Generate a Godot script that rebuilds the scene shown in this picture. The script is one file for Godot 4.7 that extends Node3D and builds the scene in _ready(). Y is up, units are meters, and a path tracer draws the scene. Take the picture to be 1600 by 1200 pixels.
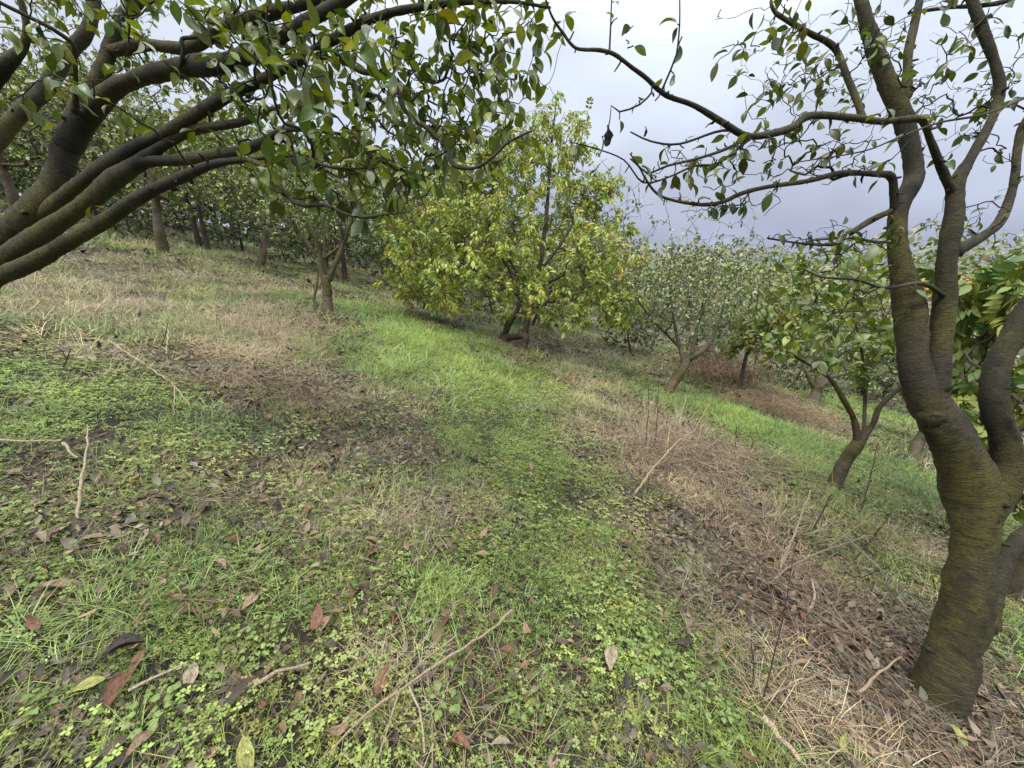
extends Node3D
# An orchard on a slope under a grey sky: two large plum trees close by, a walnut and more plums behind, weeds, straw and fallen leaves on the ground.

var rng := RandomNumberGenerator.new()
var lump_noise := FastNoiseLite.new()
var patch_noise := FastNoiseLite.new()
var bark_noise := FastNoiseLite.new()
var eye := Vector3(0, 1.5, 0)
var M := {}
var LM := {}
var taken := {}

# ---------------------------------------------------------------- geometry collector
class Geo:
	var v := PackedVector3Array()
	var n := PackedVector3Array()
	var uv := PackedVector2Array()
	var c := PackedColorArray()
	var ix := PackedInt32Array()
	func put(p: Vector3, nn: Vector3, t: Vector2, col: Color) -> int:
		v.append(p)
		n.append(nn)
		uv.append(t)
		c.append(col)
		return v.size() - 1
	func tri(a: int, b: int, d: int) -> void:
		ix.append(a)
		ix.append(b)
		ix.append(d)
	func mesh(m: Material) -> ArrayMesh:
		var arr := []
		arr.resize(Mesh.ARRAY_MAX)
		arr[Mesh.ARRAY_VERTEX] = v
		arr[Mesh.ARRAY_NORMAL] = n
		arr[Mesh.ARRAY_TEX_UV] = uv
		arr[Mesh.ARRAY_COLOR] = c
		arr[Mesh.ARRAY_INDEX] = ix
		var am := ArrayMesh.new()
		am.add_surface_from_arrays(Mesh.PRIMITIVE_TRIANGLES, arr)
		am.surface_set_material(0, m)
		return am

# copies of one small mesh: transforms and colours for a MultiMesh
class Scatter:
	var buf := PackedFloat32Array()
	var count := 0
	func add(b: Basis, o: Vector3, col: Color) -> void:
		buf.append_array(PackedFloat32Array([b.x.x, b.y.x, b.z.x, o.x, b.x.y, b.y.y, b.z.y, o.y, b.x.z, b.y.z, b.z.z, o.z, col.r, col.g, col.b, 1.0]))
		count += 1
	func multi(mesh: Mesh) -> MultiMesh:
		var mm := MultiMesh.new()
		mm.transform_format = MultiMesh.TRANSFORM_3D
		mm.use_colors = true
		mm.mesh = mesh
		mm.instance_count = count
		mm.buffer = buf
		return mm

# ---------------------------------------------------------------- a growing tree skeleton
class Skel:
	var pos := PackedVector3Array()
	var par := PackedInt32Array()
	var given := PackedFloat32Array()
	var rad := PackedFloat32Array()
	func node(p: Vector3, parent: int, r := 0.0) -> int:
		pos.append(p)
		par.append(parent)
		given.append(r)
		if rad.size() > 0:
			rad.append(r)
		return pos.size() - 1
	func nearest(p: Vector3) -> int:
		var best := 0
		var bd := 1e9
		for i in pos.size():
			var d := pos[i].distance_squared_to(p)
			if d < bd:
				bd = d
				best = i
		return best
	# a limb through hand-placed points (x, y, z, radius), joined to the nearest node already there
	func limb(pts: Array, step: float, from := -2) -> int:
		var first: Vector4 = pts[0]
		var last := -1 if from == -1 or pos.is_empty() else nearest(Vector3(first.x, first.y, first.z))
		var k := pts.size()
		for i in k - 1:
			var p0: Vector4 = pts[maxi(i - 1, 0)]
			var p1: Vector4 = pts[i]
			var p2: Vector4 = pts[i + 1]
			var p3: Vector4 = pts[mini(i + 2, k - 1)]
			var d := Vector3(p1.x, p1.y, p1.z).distance_to(Vector3(p2.x, p2.y, p2.z))
			var m := maxi(1, int(round(d / step)))
			for j in m + (1 if i == k - 2 else 0):
				var t := float(j) / m
				var q := Vector4(cubic_interpolate(p1.x, p2.x, p0.x, p3.x, t), cubic_interpolate(p1.y, p2.y, p0.y, p3.y, t), cubic_interpolate(p1.z, p2.z, p0.z, p3.z, t), lerpf(p1.w, p2.w, t))
				last = node(Vector3(q.x, q.y, q.z), last, q.w)
		return last
	func heading(i: int) -> Vector3:
		var p := par[i]
		return (pos[i] - pos[p]).normalized() if p >= 0 else Vector3.UP
	# a twig from the best-suited node to a point in the crown
	func grow(target: Vector3, rng: RandomNumberGenerator, step: float, wander: float, most := 9.0, lift := 0.0) -> void:
		var best := -1
		var bd := most * most
		for i in pos.size():
			var w := target - pos[i]
			var d := w.length_squared()
			if d >= bd:
				continue
			var p := par[i]
			if p >= 0:
				var h := pos[i] - pos[p]
				if h.dot(w) < 0.0:
					d *= 1.8
			d += given[i] * given[i] * 12.0
			if d < bd:
				bd = d
				best = i
		if best < 0:
			return
		var a := pos[best]
		var dist := a.distance_to(target)
		if dist < step * 0.6:
			return
		var to := (target - a) / dist
		var h0 := (heading(best) + to * 1.2 + Vector3(rng.randfn(), rng.randfn() + lift, rng.randfn()) * 0.35).normalized()
		var mid := a + h0 * dist * 0.45
		var m := maxi(2, int(ceil(dist / step)))
		var last := best
		for j in range(1, m + 1):
			var t := float(j) / m
			var q := a.lerp(mid, t).lerp(mid.lerp(target, t), t)
			q += Vector3(rng.randfn(), rng.randfn(), rng.randfn()) * wander * step
			last = node(q, last)
	func settle(tip: float, power: float) -> void:
		var k := pos.size()
		var sum := PackedFloat32Array()
		sum.resize(k)
		sum.fill(0.0)
		rad.resize(k)
		for i in range(k - 1, -1, -1):
			var own := maxf(tip, pow(sum[i], 1.0 / power) if sum[i] > 0.0 else tip)
			if given[i] > 0.0:
				own = given[i]
			rad[i] = own
			if par[i] >= 0:
				sum[par[i]] += pow(own, power)
		for i in k:
			if par[i] >= 0 and given[i] == 0.0:
				rad[i] = minf(rad[i], rad[par[i]] * 0.96)
	# node lists of unbroken stretches of wood, each followed along its thickest child
	func chains() -> Array:
		var k := pos.size()
		var main := PackedInt32Array()
		main.resize(k)
		main.fill(-1)
		for i in k:
			var p := par[i]
			if p >= 0 and (main[p] < 0 or rad[i] > rad[main[p]]):
				main[p] = i
		var out := []
		for i in k:
			var p := par[i]
			if p < 0 or main[p] != i:
				var ch := PackedInt32Array()
				if p >= 0:
					ch.append(p)
				var j := i
				while j >= 0:
					ch.append(j)
					j = main[j]
				if ch.size() > 1:
					out.append(ch)
		return out

# ---------------------------------------------------------------- small helpers
func numbered(called: String) -> String:
	var k: int = taken.get(called, 0)
	taken[called] = k + 1
	return called if k == 0 else "%s_%03d" % [called, k]

func thing(called: String, label: String, category: String, at := Vector3.ZERO, group := "") -> Node3D:
	var o := Node3D.new()
	o.name = numbered(called)
	add_child(o, true)
	o.position = at
	tag(o, label, category, group)
	return o

func tag(o: Node, label: String, category: String, group := "", kind := "") -> void:
	if label:
		o.set_meta("label", label)
	if category:
		o.set_meta("category", category)
	if group:
		o.set_meta("group", group)
	if kind:
		o.set_meta("kind", kind)

func part(called: String, mesh: Mesh, parent: Node, stuff := false) -> MeshInstance3D:
	var o := MeshInstance3D.new()
	o.name = called if parent != self else numbered(called)
	o.mesh = mesh
	parent.add_child(o, true)
	if stuff:
		o.set_meta("kind", "stuff")
	return o

func spread(called: String, s: Scatter, mesh: Mesh, parent: Node) -> MultiMeshInstance3D:
	if s.count == 0:
		return null
	var o := MultiMeshInstance3D.new()
	o.name = called if parent != self else numbered(called)
	o.multimesh = s.multi(mesh)
	parent.add_child(o, true)
	o.set_meta("kind", "stuff")
	return o

func rand_dir() -> Vector3:
	return Vector3(rng.randfn(), rng.randfn(), rng.randfn()).normalized()

func jitter(c: Color, hue: float, val: float) -> Color:
	var k := 1.0 + rng.randfn() * val
	var h := rng.randfn() * hue
	return Color(clampf(c.r * k * (1.0 + h), 0.004, 0.9), clampf(c.g * k, 0.004, 0.9), clampf(c.b * k * (1.0 - h * 0.5), 0.003, 0.9))

# ---------------------------------------------------------------- terrain
func base_height(x: float, z: float) -> float:
	return -8.8 * tanh(x / 40.0) + 0.06 * sin(0.9 * x + 0.4 * z) + 0.05 * sin(0.5 * x - 1.1 * z + 1.0)

func height(x: float, z: float) -> float:
	return base_height(x, z) - 0.05 * sin(1.0) + lump_noise.get_noise_2d(x, z) * 0.035

func on_ground(x: float, z: float, up := 0.0) -> Vector3:
	return Vector3(x, height(x, z) + up, z)

func ground_basis(x: float, z: float, turn: float, s: float) -> Basis:
	var e := 0.12
	var nn := Vector3(height(x - e, z) - height(x + e, z), 2.0 * e, height(x, z - e) - height(x, z + e)).normalized()
	var xx := Vector3(cos(turn), 0, sin(turn))
	xx = (xx - nn * xx.dot(nn)).normalized()
	return Basis(xx * s, nn * s, xx.cross(nn) * s)

# What grows where: place, reach, then how much more weeds, grass, straw and dead leaves there
var zones := []
func cover(x: float, z: float) -> Vector4:
	var a := patch_noise.get_noise_2d(x, z)
	var b := patch_noise.get_noise_2d(x * 1.3 + 40.0, z * 1.3 - 17.0)
	var d := patch_noise.get_noise_2d(x * 3.1 - 9.0, z * 3.1 + 33.0)
	var w := Vector4(0.75 + a * 1.1 + d * 0.5, 0.5 - a * 0.5 + b * 0.9, 0.35 - b * 0.8 - d * 0.3, 0.5 - a * 0.9 + d * 0.6)
	for q in zones:
		var p: Vector3 = q[0]
		var r: float = q[1]
		var dx := x - p.x
		var dz := z - p.z
		var e := (dx * dx + dz * dz) / (r * r)
		if e < 4.0:
			w += (q[2] as Vector4) * exp(-e * 1.2)
	return Vector4(maxf(w.x, 0.0), maxf(w.y, 0.0), maxf(w.z, 0.0), maxf(w.w, 0.0))

# ---------------------------------------------------------------- wood
func tube(g: Geo, pts: PackedVector3Array, rads: PackedFloat32Array, sides: int, tint: Color, moss: float, rough: float) -> void:
	var k := pts.size()
	if k < 2:
		return
	var ridged := rough > 0.1 and rads[0] > 0.009 and moss > 0.0 and sides > 7
	if ridged:
		var fp := PackedVector3Array()
		var fr := PackedFloat32Array()
		for i in k - 1:
			var m := maxi(1, int(ceil(pts[i].distance_to(pts[i + 1]) / 0.011)))
			for j in m:
				var t := float(j) / m
				fp.append(pts[i].cubic_interpolate(pts[i + 1], pts[maxi(i - 1, 0)], pts[mini(i + 2, k - 1)], t))
				fr.append(lerpf(rads[i], rads[i + 1], t))
		fp.append(pts[k - 1])
		fr.append(rads[k - 1])
		pts = fp
		rads = fr
		k = pts.size()
	var t0 := (pts[1] - pts[0]).normalized()
	var u := t0.cross(Vector3(0.31, 0.2, 0.93)).normalized()
	var around := maxf(1.0, round(TAU * rads[0] / 0.3))
	var along := 0.0
	var start := g.v.size()
	for i in k:
		var t := (pts[mini(i + 1, k - 1)] - pts[maxi(i - 1, 0)]).normalized()
		u = (u - t * u.dot(t)).normalized()
		var w := t.cross(u)
		if i > 0:
			along += pts[i].distance_to(pts[i - 1])
		for s in sides + 1:
			var an := TAU * (s % sides) / sides
			var dir := u * cos(an) + w * sin(an)
			var r := rads[i]
			var p := pts[i] + dir * r
			if rough > 0.0:
				p += dir * r * rough * (1.5 * bark_noise.get_noise_3dv(p * 0.6) + 0.9 * bark_noise.get_noise_3dv(p * 1.4) + 0.4 * bark_noise.get_noise_3dv(p * 3.7))
			var col := tint
			if moss > 0.0:
				var q := clampf(bark_noise.get_noise_3dv(p * 0.55 + Vector3(7, 3, 1)) * 1.6 + moss, 0.0, 1.0)
				col = tint.lerp(Color(0.086, 0.084, 0.014), q * 0.9)
				var f := bark_noise.get_noise_3dv(p * 3.3)
				col = col * (1.0 + 0.28 * f)
				# patches of old blackened bark with ragged outlines
				var old := bark_noise.get_noise_3dv(p * Vector3(0.9, 0.6, 0.9) + Vector3(2, 9, 5)) + 0.35 * bark_noise.get_noise_3dv(p * 5.0)
				col = col * (1.0 - 0.5 * clampf((old - 0.12) * 7.0, 0.0, 1.0))
				if ridged:
					# cork ridges and old leaf scars that run part of the way round
					var h := bark_noise.get_noise_3d(along * 8.0 + 50.0, cos(an) * 0.45, sin(an) * 0.45 + rads[0] * 40.0)
					var ridge := clampf((h - 0.3 + 0.45 * bark_noise.get_noise_3dv(p * 0.9 - Vector3(4, 4, 4))) * 5.0, 0.0, 1.0)
					p += dir * minf(r * 0.075, 0.0035) * ridge
					col = col * (1.0 - 0.5 * ridge)
			g.put(p, dir, Vector2(around * s / sides, along / 0.3), col)
	for i in k - 1:
		for s in sides:
			var a := start + i * (sides + 1) + s
			var b := a + sides + 1
			g.tri(a, b, a + 1)
			g.tri(a + 1, b, b + 1)
	var tip := g.put(pts[k - 1] + (pts[k - 1] - pts[k - 2]).normalized() * rads[k - 1] * 0.7, (pts[k - 1] - pts[k - 2]).normalized(), Vector2(0.5, along / 0.3), tint)
	for s in sides:
		var a := start + (k - 1) * (sides + 1) + s
		g.tri(a, tip, a + 1)

func wood(sk: Skel, root: Node3D, limb_r: float, tint: Color, moss: float, rough: float, detail := 1.0, mat := "bark") -> void:
	var twigs := Geo.new()
	var at := root.position
	var chains := sk.chains()
	var made := 0
	for ch in chains:
		var k: int = ch.size()
		var pts := PackedVector3Array()
		var rads := PackedFloat32Array()
		for i in k:
			pts.append(sk.pos[ch[i]] - at)
			rads.append(sk.rad[ch[i]])
		var is_root: bool = sk.par[ch[0]] < 0
		if not is_root:
			rads[0] = minf(rads[0] * 0.92, rads[1] * 1.3)
			if k > 2:
				rads[1] = minf(rads[1] * 1.12, rads[0])
		var r := rads[0] if is_root else rads[1]
		var sides := 22 if r > 0.06 else 14 if r > 0.025 else 8 if r > 0.01 else 5 if r > 0.004 else 4
		sides = maxi(3, int(sides * detail))
		if is_root or (r > limb_r and made < 24):
			var g := Geo.new()
			tube(g, pts, rads, sides, tint, moss, rough)
			part("trunk" if is_root else "limb", g.mesh(M[mat]), root)
			made += 1
		else:
			tube(twigs, pts, rads, sides, tint * 0.9, moss * 0.6, rough if r > 0.008 else 0.0)
	if twigs.v.size():
		part("twigs", twigs.mesh(M[mat]), root, true)

# points for a crown, nearest to the trunk first
func crown_points(blobs: Array, from: Vector3) -> Array:
	var pts := []
	for b in blobs:
		var c: Vector3 = b[0]
		var r: Vector3 = b[1]
		for i in int(b[2]):
			var d := rand_dir() * pow(rng.randf(), 0.42)
			pts.append(c + d * r)
	pts.sort_custom(func(p, q): return from.distance_squared_to(p) < from.distance_squared_to(q))
	return pts

# leaves on the thin wood: how many per node, size, colours to pick from
func leafing(sk: Skel, s: Scatter, thin: float, per: float, size: float, colors: Array, droop: float, at: Vector3) -> void:
	for i in sk.pos.size():
		if sk.rad[i] > thin or sk.par[i] < 0:
			continue
		var p0 := sk.pos[sk.par[i]]
		var p1 := sk.pos[i]
		var along := (p1 - p0).normalized()
		# leaves sit in tufts on the short shoots, with bare wood between
		var tuft := rng.randf() < 0.4
		var want := per * (2.1 if tuft else 0.27)
		var m := int(want) + (1 if rng.randf() < want - int(want) else 0)
		for j in m:
			var p := p0.lerp(p1, rng.randf() if not tuft else rng.randf_range(0.75, 1.0))
			var side := (rand_dir() - along * 0.2)
			var dir := (along * 0.5 + side.normalized() + Vector3.DOWN * droop).normalized()
			var up := (Vector3.UP + rand_dir() * 0.7)
			var zz := (up - dir * up.dot(dir)).normalized()
			var len := size * clampf(1.0 + rng.randfn() * 0.22, 0.5, 1.5)
			var c: Color = colors[rng.randi() % colors.size()]
			s.add(Basis(dir.cross(zz) * len, dir * len, zz * len), p - at, jitter(c, 0.1, 0.2))

# ---------------------------------------------------------------- leaf meshes (length 1 along y, upper side towards z)
func oval(g: Geo, o: Vector3, y: Vector3, z: Vector3, len: float, width: float, rows: int, fold: float, curl: float, col: Color, rib := 1.25, ruffle := 0.0, blunt := 0.0) -> void:
	y = y.normalized()
	z = (z - y * z.dot(y)).normalized()
	var x := y.cross(z)
	var start := g.v.size()
	for i in rows + 1:
		var t := float(i) / rows
		var w := sin(PI * pow(t, 0.85 - blunt * 0.3)) * width * 0.5 * len
		w = maxf(w, 0.012 * len if i == 0 or i == rows else 0.0)
		var ang := curl * t
		var py := y * (sin(ang) / curl if absf(curl) > 0.01 else t) - z * ((1.0 - cos(ang)) / curl if absf(curl) > 0.01 else 0.0)
		var nz := z * cos(ang) + y * sin(ang)
		var c0 := o + py * len
		for s in 3:
			var q: float = s - 1
			var wav := ruffle * len * sin(t * 9.0 + q * 2.0 + start) if q != 0.0 else 0.0
			var p := c0 + x * q * w + nz * (absf(q) * w * fold + wav)
			var nn := (nz - x * q * fold).normalized()
			g.put(p, nn, Vector2(0.5 + 0.5 * q, t), col * (rib if s == 1 else 1.0 if i % 2 == 0 else 0.9))
	for i in rows:
		for s in 2:
			var a := start + i * 3 + s
			var b := a + 3
			g.tri(a, b, a + 1)
			g.tri(a + 1, b, b + 1)

func simple_leaf(rows: int, width: float, mat: String, fold := 0.25, curl := 0.5, col := Color.WHITE, stalk := true, ruffle := 0.0) -> ArrayMesh:
	var g := Geo.new()
	oval(g, Vector3(0, 0.12 if stalk else 0.0, 0), Vector3.UP, Vector3.BACK, 0.9, width, rows, fold, curl, col, 1.2, ruffle)
	if stalk:
		oval(g, Vector3(0, -0.04, 0), Vector3.UP, Vector3.BACK, 0.2, 0.1, 2, 0.0, 0.0, Color(0.9, 0.8, 0.6) * col)
	return g.mesh(LM[mat])

# walnut leaf: a stalk with pairs of drooping leaflets and one at the end
func compound_leaf(pairs: int, mat: String) -> ArrayMesh:
	var g := Geo.new()
	var pts := PackedVector3Array()
	var rads := PackedFloat32Array()
	for i in 7:
		var t := i / 6.0
		pts.append(Vector3(0, sin(t * 1.1) / 1.1, -0.25 * t * t))
		rads.append(0.008 * (1.3 - t))
	tube(g, pts, rads, 3, Color(0.8, 0.7, 0.4), 0.0, 0.0)
	for i in pairs:
		var t := 0.28 + 0.6 * i / maxf(pairs - 1, 1)
		var o := Vector3(0, sin(t * 1.1) / 1.1, -0.25 * t * t)
		for s in [-1.0, 1.0]:
			var dir := Vector3(s * rng.randf_range(0.7, 1.0), 0.45, rng.randf_range(-0.75, -0.25))
			var k := rng.randf_range(0.8, 1.15)
			oval(g, o, dir, Vector3(s * 0.45, rng.randfn() * 0.2, 1.0), rng.randf_range(0.38, 0.5), 0.42, 4, rng.randf_range(0.1, 0.3), rng.randf_range(0.3, 0.9), Color(k, k, k), 1.2)
	oval(g, Vector3(0, sin(1.0 * 1.1) / 1.1, -0.25), Vector3(0.1, 0.7, -0.6), Vector3.BACK, 0.5, 0.42, 4, 0.2, 0.6, Color.WHITE, 1.2)
	return g.mesh(LM[mat])

# ---------------------------------------------------------------- materials
func noise_texture(freq: float, ramp: Array, seed_: int, oct := 5, type := FastNoiseLite.TYPE_SIMPLEX_SMOOTH, size := 512) -> NoiseTexture2D:
	var f := FastNoiseLite.new()
	f.noise_type = type
	f.frequency = freq
	f.fractal_octaves = oct
	f.seed = seed_
	var t := NoiseTexture2D.new()
	t.width = size
	t.height = size
	t.seamless = true
	t.noise = f
	if ramp:
		var gr := Gradient.new()
		gr.offsets = PackedFloat32Array(ramp.map(func(q): return q[0]))
		gr.colors = PackedColorArray(ramp.map(func(q): return q[1]))
		t.color_ramp = gr
	return t

# plum bark: fine grain, cross-wise cork lines and scattered dark scars
func bark_images() -> Array:
	var w := 512
	var h := 1024
	var fine := FastNoiseLite.new()
	fine.seed = 11
	fine.frequency = 0.03
	fine.fractal_octaves = 4
	var bands := FastNoiseLite.new()
	bands.seed = 12
	bands.frequency = 0.012
	bands.fractal_octaves = 3
	var lines := FastNoiseLite.new()
	lines.seed = 13
	lines.frequency = 0.011
	lines.fractal_octaves = 3
	var col := PackedByteArray()
	col.resize(w * h * 3)
	var hei := PackedByteArray()
	hei.resize(w * h)
	for y in h:
		for x in w:
			# wrap both ways by walking round two circles
			var ax := TAU * x / w
			var q := Vector3(cos(ax) * 82.0, y, sin(ax) * 82.0)
			var edge := minf(y, h - y) / 40.0
			var yy := y if y < h / 2 else y - h
			var q2 := Vector3(q.x, yy, q.z)
			var f := fine.get_noise_3d(q2.x, q2.y * 1.3, q2.z)
			var b := bands.get_noise_3d(q2.x * 0.6, q2.y * 2.4, q2.z * 0.6)
			var l := lines.get_noise_3d(q2.x * 0.6 + 400.0, q2.y * 4.2, q2.z * 0.6)
			var crack := clampf((l - 0.36) * 7.0, 0.0, 1.0)
			var v := clampf(0.78 + f * 0.3 + b * 0.16 - crack * 0.5, 0.05, 1.0)
			var i := (y * w + x)
			col[i * 3] = int(clampf(v * 1.02, 0, 1) * 255)
			col[i * 3 + 1] = int(v * 250)
			col[i * 3 + 2] = int(clampf(v * 0.97 - b * 0.05, 0, 1) * 240)
			hei[i] = int(clampf(0.6 + f * 0.3 + b * 0.14 - crack * 0.55, 0.0, 1.0) * 255)
	return [Image.create_from_data(w, h, false, Image.FORMAT_RGB8, col), Image.create_from_data(w, h, false, Image.FORMAT_L8, hei)]

var leaf_blotch: NoiseTexture2D
func leaf_material(key: String, rough: float, through: Color) -> void:
	var m := StandardMaterial3D.new()
	m.resource_name = key
	m.vertex_color_use_as_albedo = true
	m.roughness = rough
	m.cull_mode = BaseMaterial3D.CULL_DISABLED
	m.backlight_enabled = through.get_luminance() > 0.0
	m.backlight = through
	if key in ["plum_leaf", "walnut_leaf", "weed"]:
		m.albedo_texture = leaf_blotch
		m.uv1_triplanar = true
		m.uv1_world_triplanar = true
		m.uv1_scale = Vector3(5, 5, 5)
	LM[key] = m

func make_materials() -> void:
	var im := bark_images()
	for key in ["bark", "bark_far"]:
		var m := StandardMaterial3D.new()
		m.resource_name = key
		m.vertex_color_use_as_albedo = true
		m.albedo_texture = ImageTexture.create_from_image(im[0])
		m.roughness = 0.86
		if key == "bark":
			m.heightmap_enabled = true
			m.heightmap_texture = ImageTexture.create_from_image(im[1])
			m.heightmap_scale = 0.35
		M[key] = m
	var dry := StandardMaterial3D.new()
	dry.resource_name = "dry_wood"
	dry.vertex_color_use_as_albedo = true
	dry.roughness = 0.9
	dry.albedo_texture = ImageTexture.create_from_image(im[0])
	M["dry_wood"] = dry
	leaf_blotch = noise_texture(0.035, [[0.0, Color(0.5, 0.38, 0.22)], [0.2, Color(0.72, 0.62, 0.4)], [0.3, Color(0.86, 0.88, 0.8)], [0.5, Color(0.93, 0.95, 0.93)], [1.0, Color(1, 1, 1)]], 21, 4)
	leaf_material("plum_leaf", 0.4, Color(0.8, 0.82, 0.2))
	leaf_material("walnut_leaf", 0.5, Color(0.8, 0.75, 0.2))
	leaf_material("far_leaf", 0.5, Color(0.6, 0.65, 0.22))
	leaf_material("weed", 0.36, Color(0.55, 0.7, 0.2))
	leaf_material("grass_blade", 0.42, Color(0.45, 0.55, 0.2))
	leaf_material("straw", 0.75, Color(0.2, 0.17, 0.12))
	leaf_material("dead_leaf", 0.75, Color(0.16, 0.1, 0.06))
	var soil := StandardMaterial3D.new()
	soil.resource_name = "soil"
	soil.vertex_color_use_as_albedo = true
	soil.roughness = 0.95
	soil.uv1_triplanar = true
	soil.uv1_world_triplanar = true
	soil.uv1_scale = Vector3(0.9, 0.9, 0.9)
	soil.albedo_texture = noise_texture(0.05, [[0.0, Color(0.35, 0.31, 0.28)], [0.4, Color(0.62, 0.56, 0.5)], [0.55, Color(0.85, 0.8, 0.72)], [0.75, Color(0.7, 0.68, 0.55)], [1.0, Color(1, 0.97, 0.85)]], 5, 5)
	M["soil"] = soil
	M["plaster"] = plain_material("plaster", Color(0.78, 0.74, 0.68), 0.9)
	M["roof"] = plain_material("roof_tiles", Color(0.72, 0.36, 0.22), 0.85)
	M["glass"] = plain_material("window_glass", Color(0.15, 0.17, 0.2), 0.15)

func plain_material(key: String, c: Color, r: float) -> StandardMaterial3D:
	var m := StandardMaterial3D.new()
	m.resource_name = key
	m.albedo_color = c
	m.roughness = r
	return m

# ---------------------------------------------------------------- sky
func overcast() -> Image:
	var w := 512
	var h := 256
	var f := FastNoiseLite.new()
	f.seed = 4
	f.frequency = 0.55
	f.fractal_octaves = 4
	var data := PackedFloat32Array()
	data.resize(w * h * 3)
	for y in h:
		var el := (0.5 - (y + 0.5) / h) * PI
		for x in w:
			var az := TAU * (x + 0.5) / w
			var d := Vector3(cos(az) * cos(el), sin(el), sin(az) * cos(el))
			var e := clampf(d.y, 0.0, 1.0)
			var n := f.get_noise_3d(d.x * 1.6 / (e + 0.45), d.y, d.z * 1.6 / (e + 0.45))
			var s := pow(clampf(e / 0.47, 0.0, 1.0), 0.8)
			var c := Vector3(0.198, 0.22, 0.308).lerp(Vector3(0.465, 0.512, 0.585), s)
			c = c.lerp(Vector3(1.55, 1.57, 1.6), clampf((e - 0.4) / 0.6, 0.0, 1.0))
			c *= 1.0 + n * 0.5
			if d.y < 0.0:
				c = Vector3(0.12, 0.12, 0.09)
			var i := (y * w + x) * 3
			data[i] = c.x
			data[i + 1] = c.y
			data[i + 2] = c.z
	return Image.create_from_data(w, h, false, Image.FORMAT_RGBF, data.to_byte_array())

# ---------------------------------------------------------------- ground cover
func blade(g: Geo, o: Vector3, dir: Vector3, len: float, width: float, bend: float, col: Color, rows := 4) -> void:
	var side := dir.cross(Vector3.UP + Vector3(0.01, 0, 0.02))
	side = side.normalized() if side.length() > 0.01 else Vector3.RIGHT
	var start := g.v.size()
	var p := o
	var d := dir.normalized()
	for i in rows + 1:
		var t := float(i) / rows
		var w := width * 0.5 * (1.0 - t * t * 0.9)
		var nn := side.cross(d).normalized()
		g.put(p - side * w, nn, Vector2(0, t), col)
		g.put(p + side * w, nn, Vector2(1, t), col * 1.1)
		p += d * len / rows
		d = (d + Vector3.DOWN * bend / rows + rand_dir() * 0.06).normalized()
	for i in rows:
		var a := start + i * 2
		g.tri(a, a + 2, a + 1)
		g.tri(a + 1, a + 2, a + 3)

func grass_tuft(blades: int, reach: float, tall: float, width: float, mat: String, lean: float) -> ArrayMesh:
	var g := Geo.new()
	for i in blades:
		var a := rng.randf() * TAU
		var r := sqrt(rng.randf()) * reach
		var d := Vector3(cos(a) * lean, 1.0, sin(a) * lean) + rand_dir() * 0.35
		var k := rng.randf_range(0.65, 1.3)
		blade(g, Vector3(cos(a) * r, -0.005, sin(a) * r), d, tall * rng.randf_range(0.5, 1.2), width * rng.randf_range(0.7, 1.3), rng.randf_range(0.2, 1.5), Color(k * rng.randf_range(0.9, 1.15), k, k * 0.9))
	return g.mesh(LM[mat])

func straw_bundle(count: int, reach: float, rise: float) -> ArrayMesh:
	var g := Geo.new()
	for i in count:
		var a := rng.randf() * TAU
		var o := Vector3(rng.randfn() * reach * 0.5, rng.randf_range(0.002, rise), rng.randfn() * reach * 0.5)
		var d := Vector3(cos(a), rng.randf_range(-0.05, 0.3), sin(a))
		var k := rng.randf_range(0.5, 1.35)
		blade(g, o, d, rng.randf_range(0.08, 0.24), rng.randf_range(0.0016, 0.0034), rng.randf_range(-0.3, 0.5), Color(k, k * rng.randf_range(0.9, 1.0), k * rng.randf_range(0.75, 1.0)))
	return g.mesh(LM["straw"])

func make_ground() -> void:
	var xs := PackedFloat32Array()
	var zs := PackedFloat32Array()
	for i in 181:
		xs.append(-9.0 + 0.1 * i)
	var d := 0.12
	while xs[xs.size() - 1] < 400.0:
		xs.append(xs[xs.size() - 1] + d)
		xs.insert(0, xs[0] - d)
		d *= 1.12
	for i in 131:
		zs.append(-11.0 + 0.1 * i)
	d = 0.12
	while zs[zs.size() - 1] < 400.0:
		zs.append(zs[zs.size() - 1] + d)
		zs.insert(0, zs[0] - d)
		d *= 1.12
	var g := Geo.new()
	var nz := zs.size()
	for x in xs:
		for z in zs:
			var e := 0.15
			var nn := Vector3(height(x - e, z) - height(x + e, z), 2 * e, height(x, z - e) - height(x, z + e)).normalized()
			var c := Color(0.1, 0.13, 0.045)
			if absf(x) < 16.0 and z > -22.0 and z < 6.0:
				var w := cover(x, z)
				var t := w.x + w.y + w.z + w.w + 0.01
				c = (Color(0.03, 0.027, 0.016) * w.x + Color(0.045, 0.05, 0.022) * w.y + Color(0.11, 0.088, 0.06) * w.z + Color(0.04, 0.03, 0.022) * w.w) / t
			g.put(Vector3(x, height(x, z), z), nn, Vector2(x, z), c)
	for i in xs.size() - 1:
		for j in nz - 1:
			var a := i * nz + j
			g.tri(a, a + nz, a + 1)
			g.tri(a + 1, a + nz, a + nz + 1)
	var o := part("ground", g.mesh(M["soil"]), self)
	tag(o, "sloping orchard ground of brown soil and rotting litter", "", "", "structure")

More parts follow.
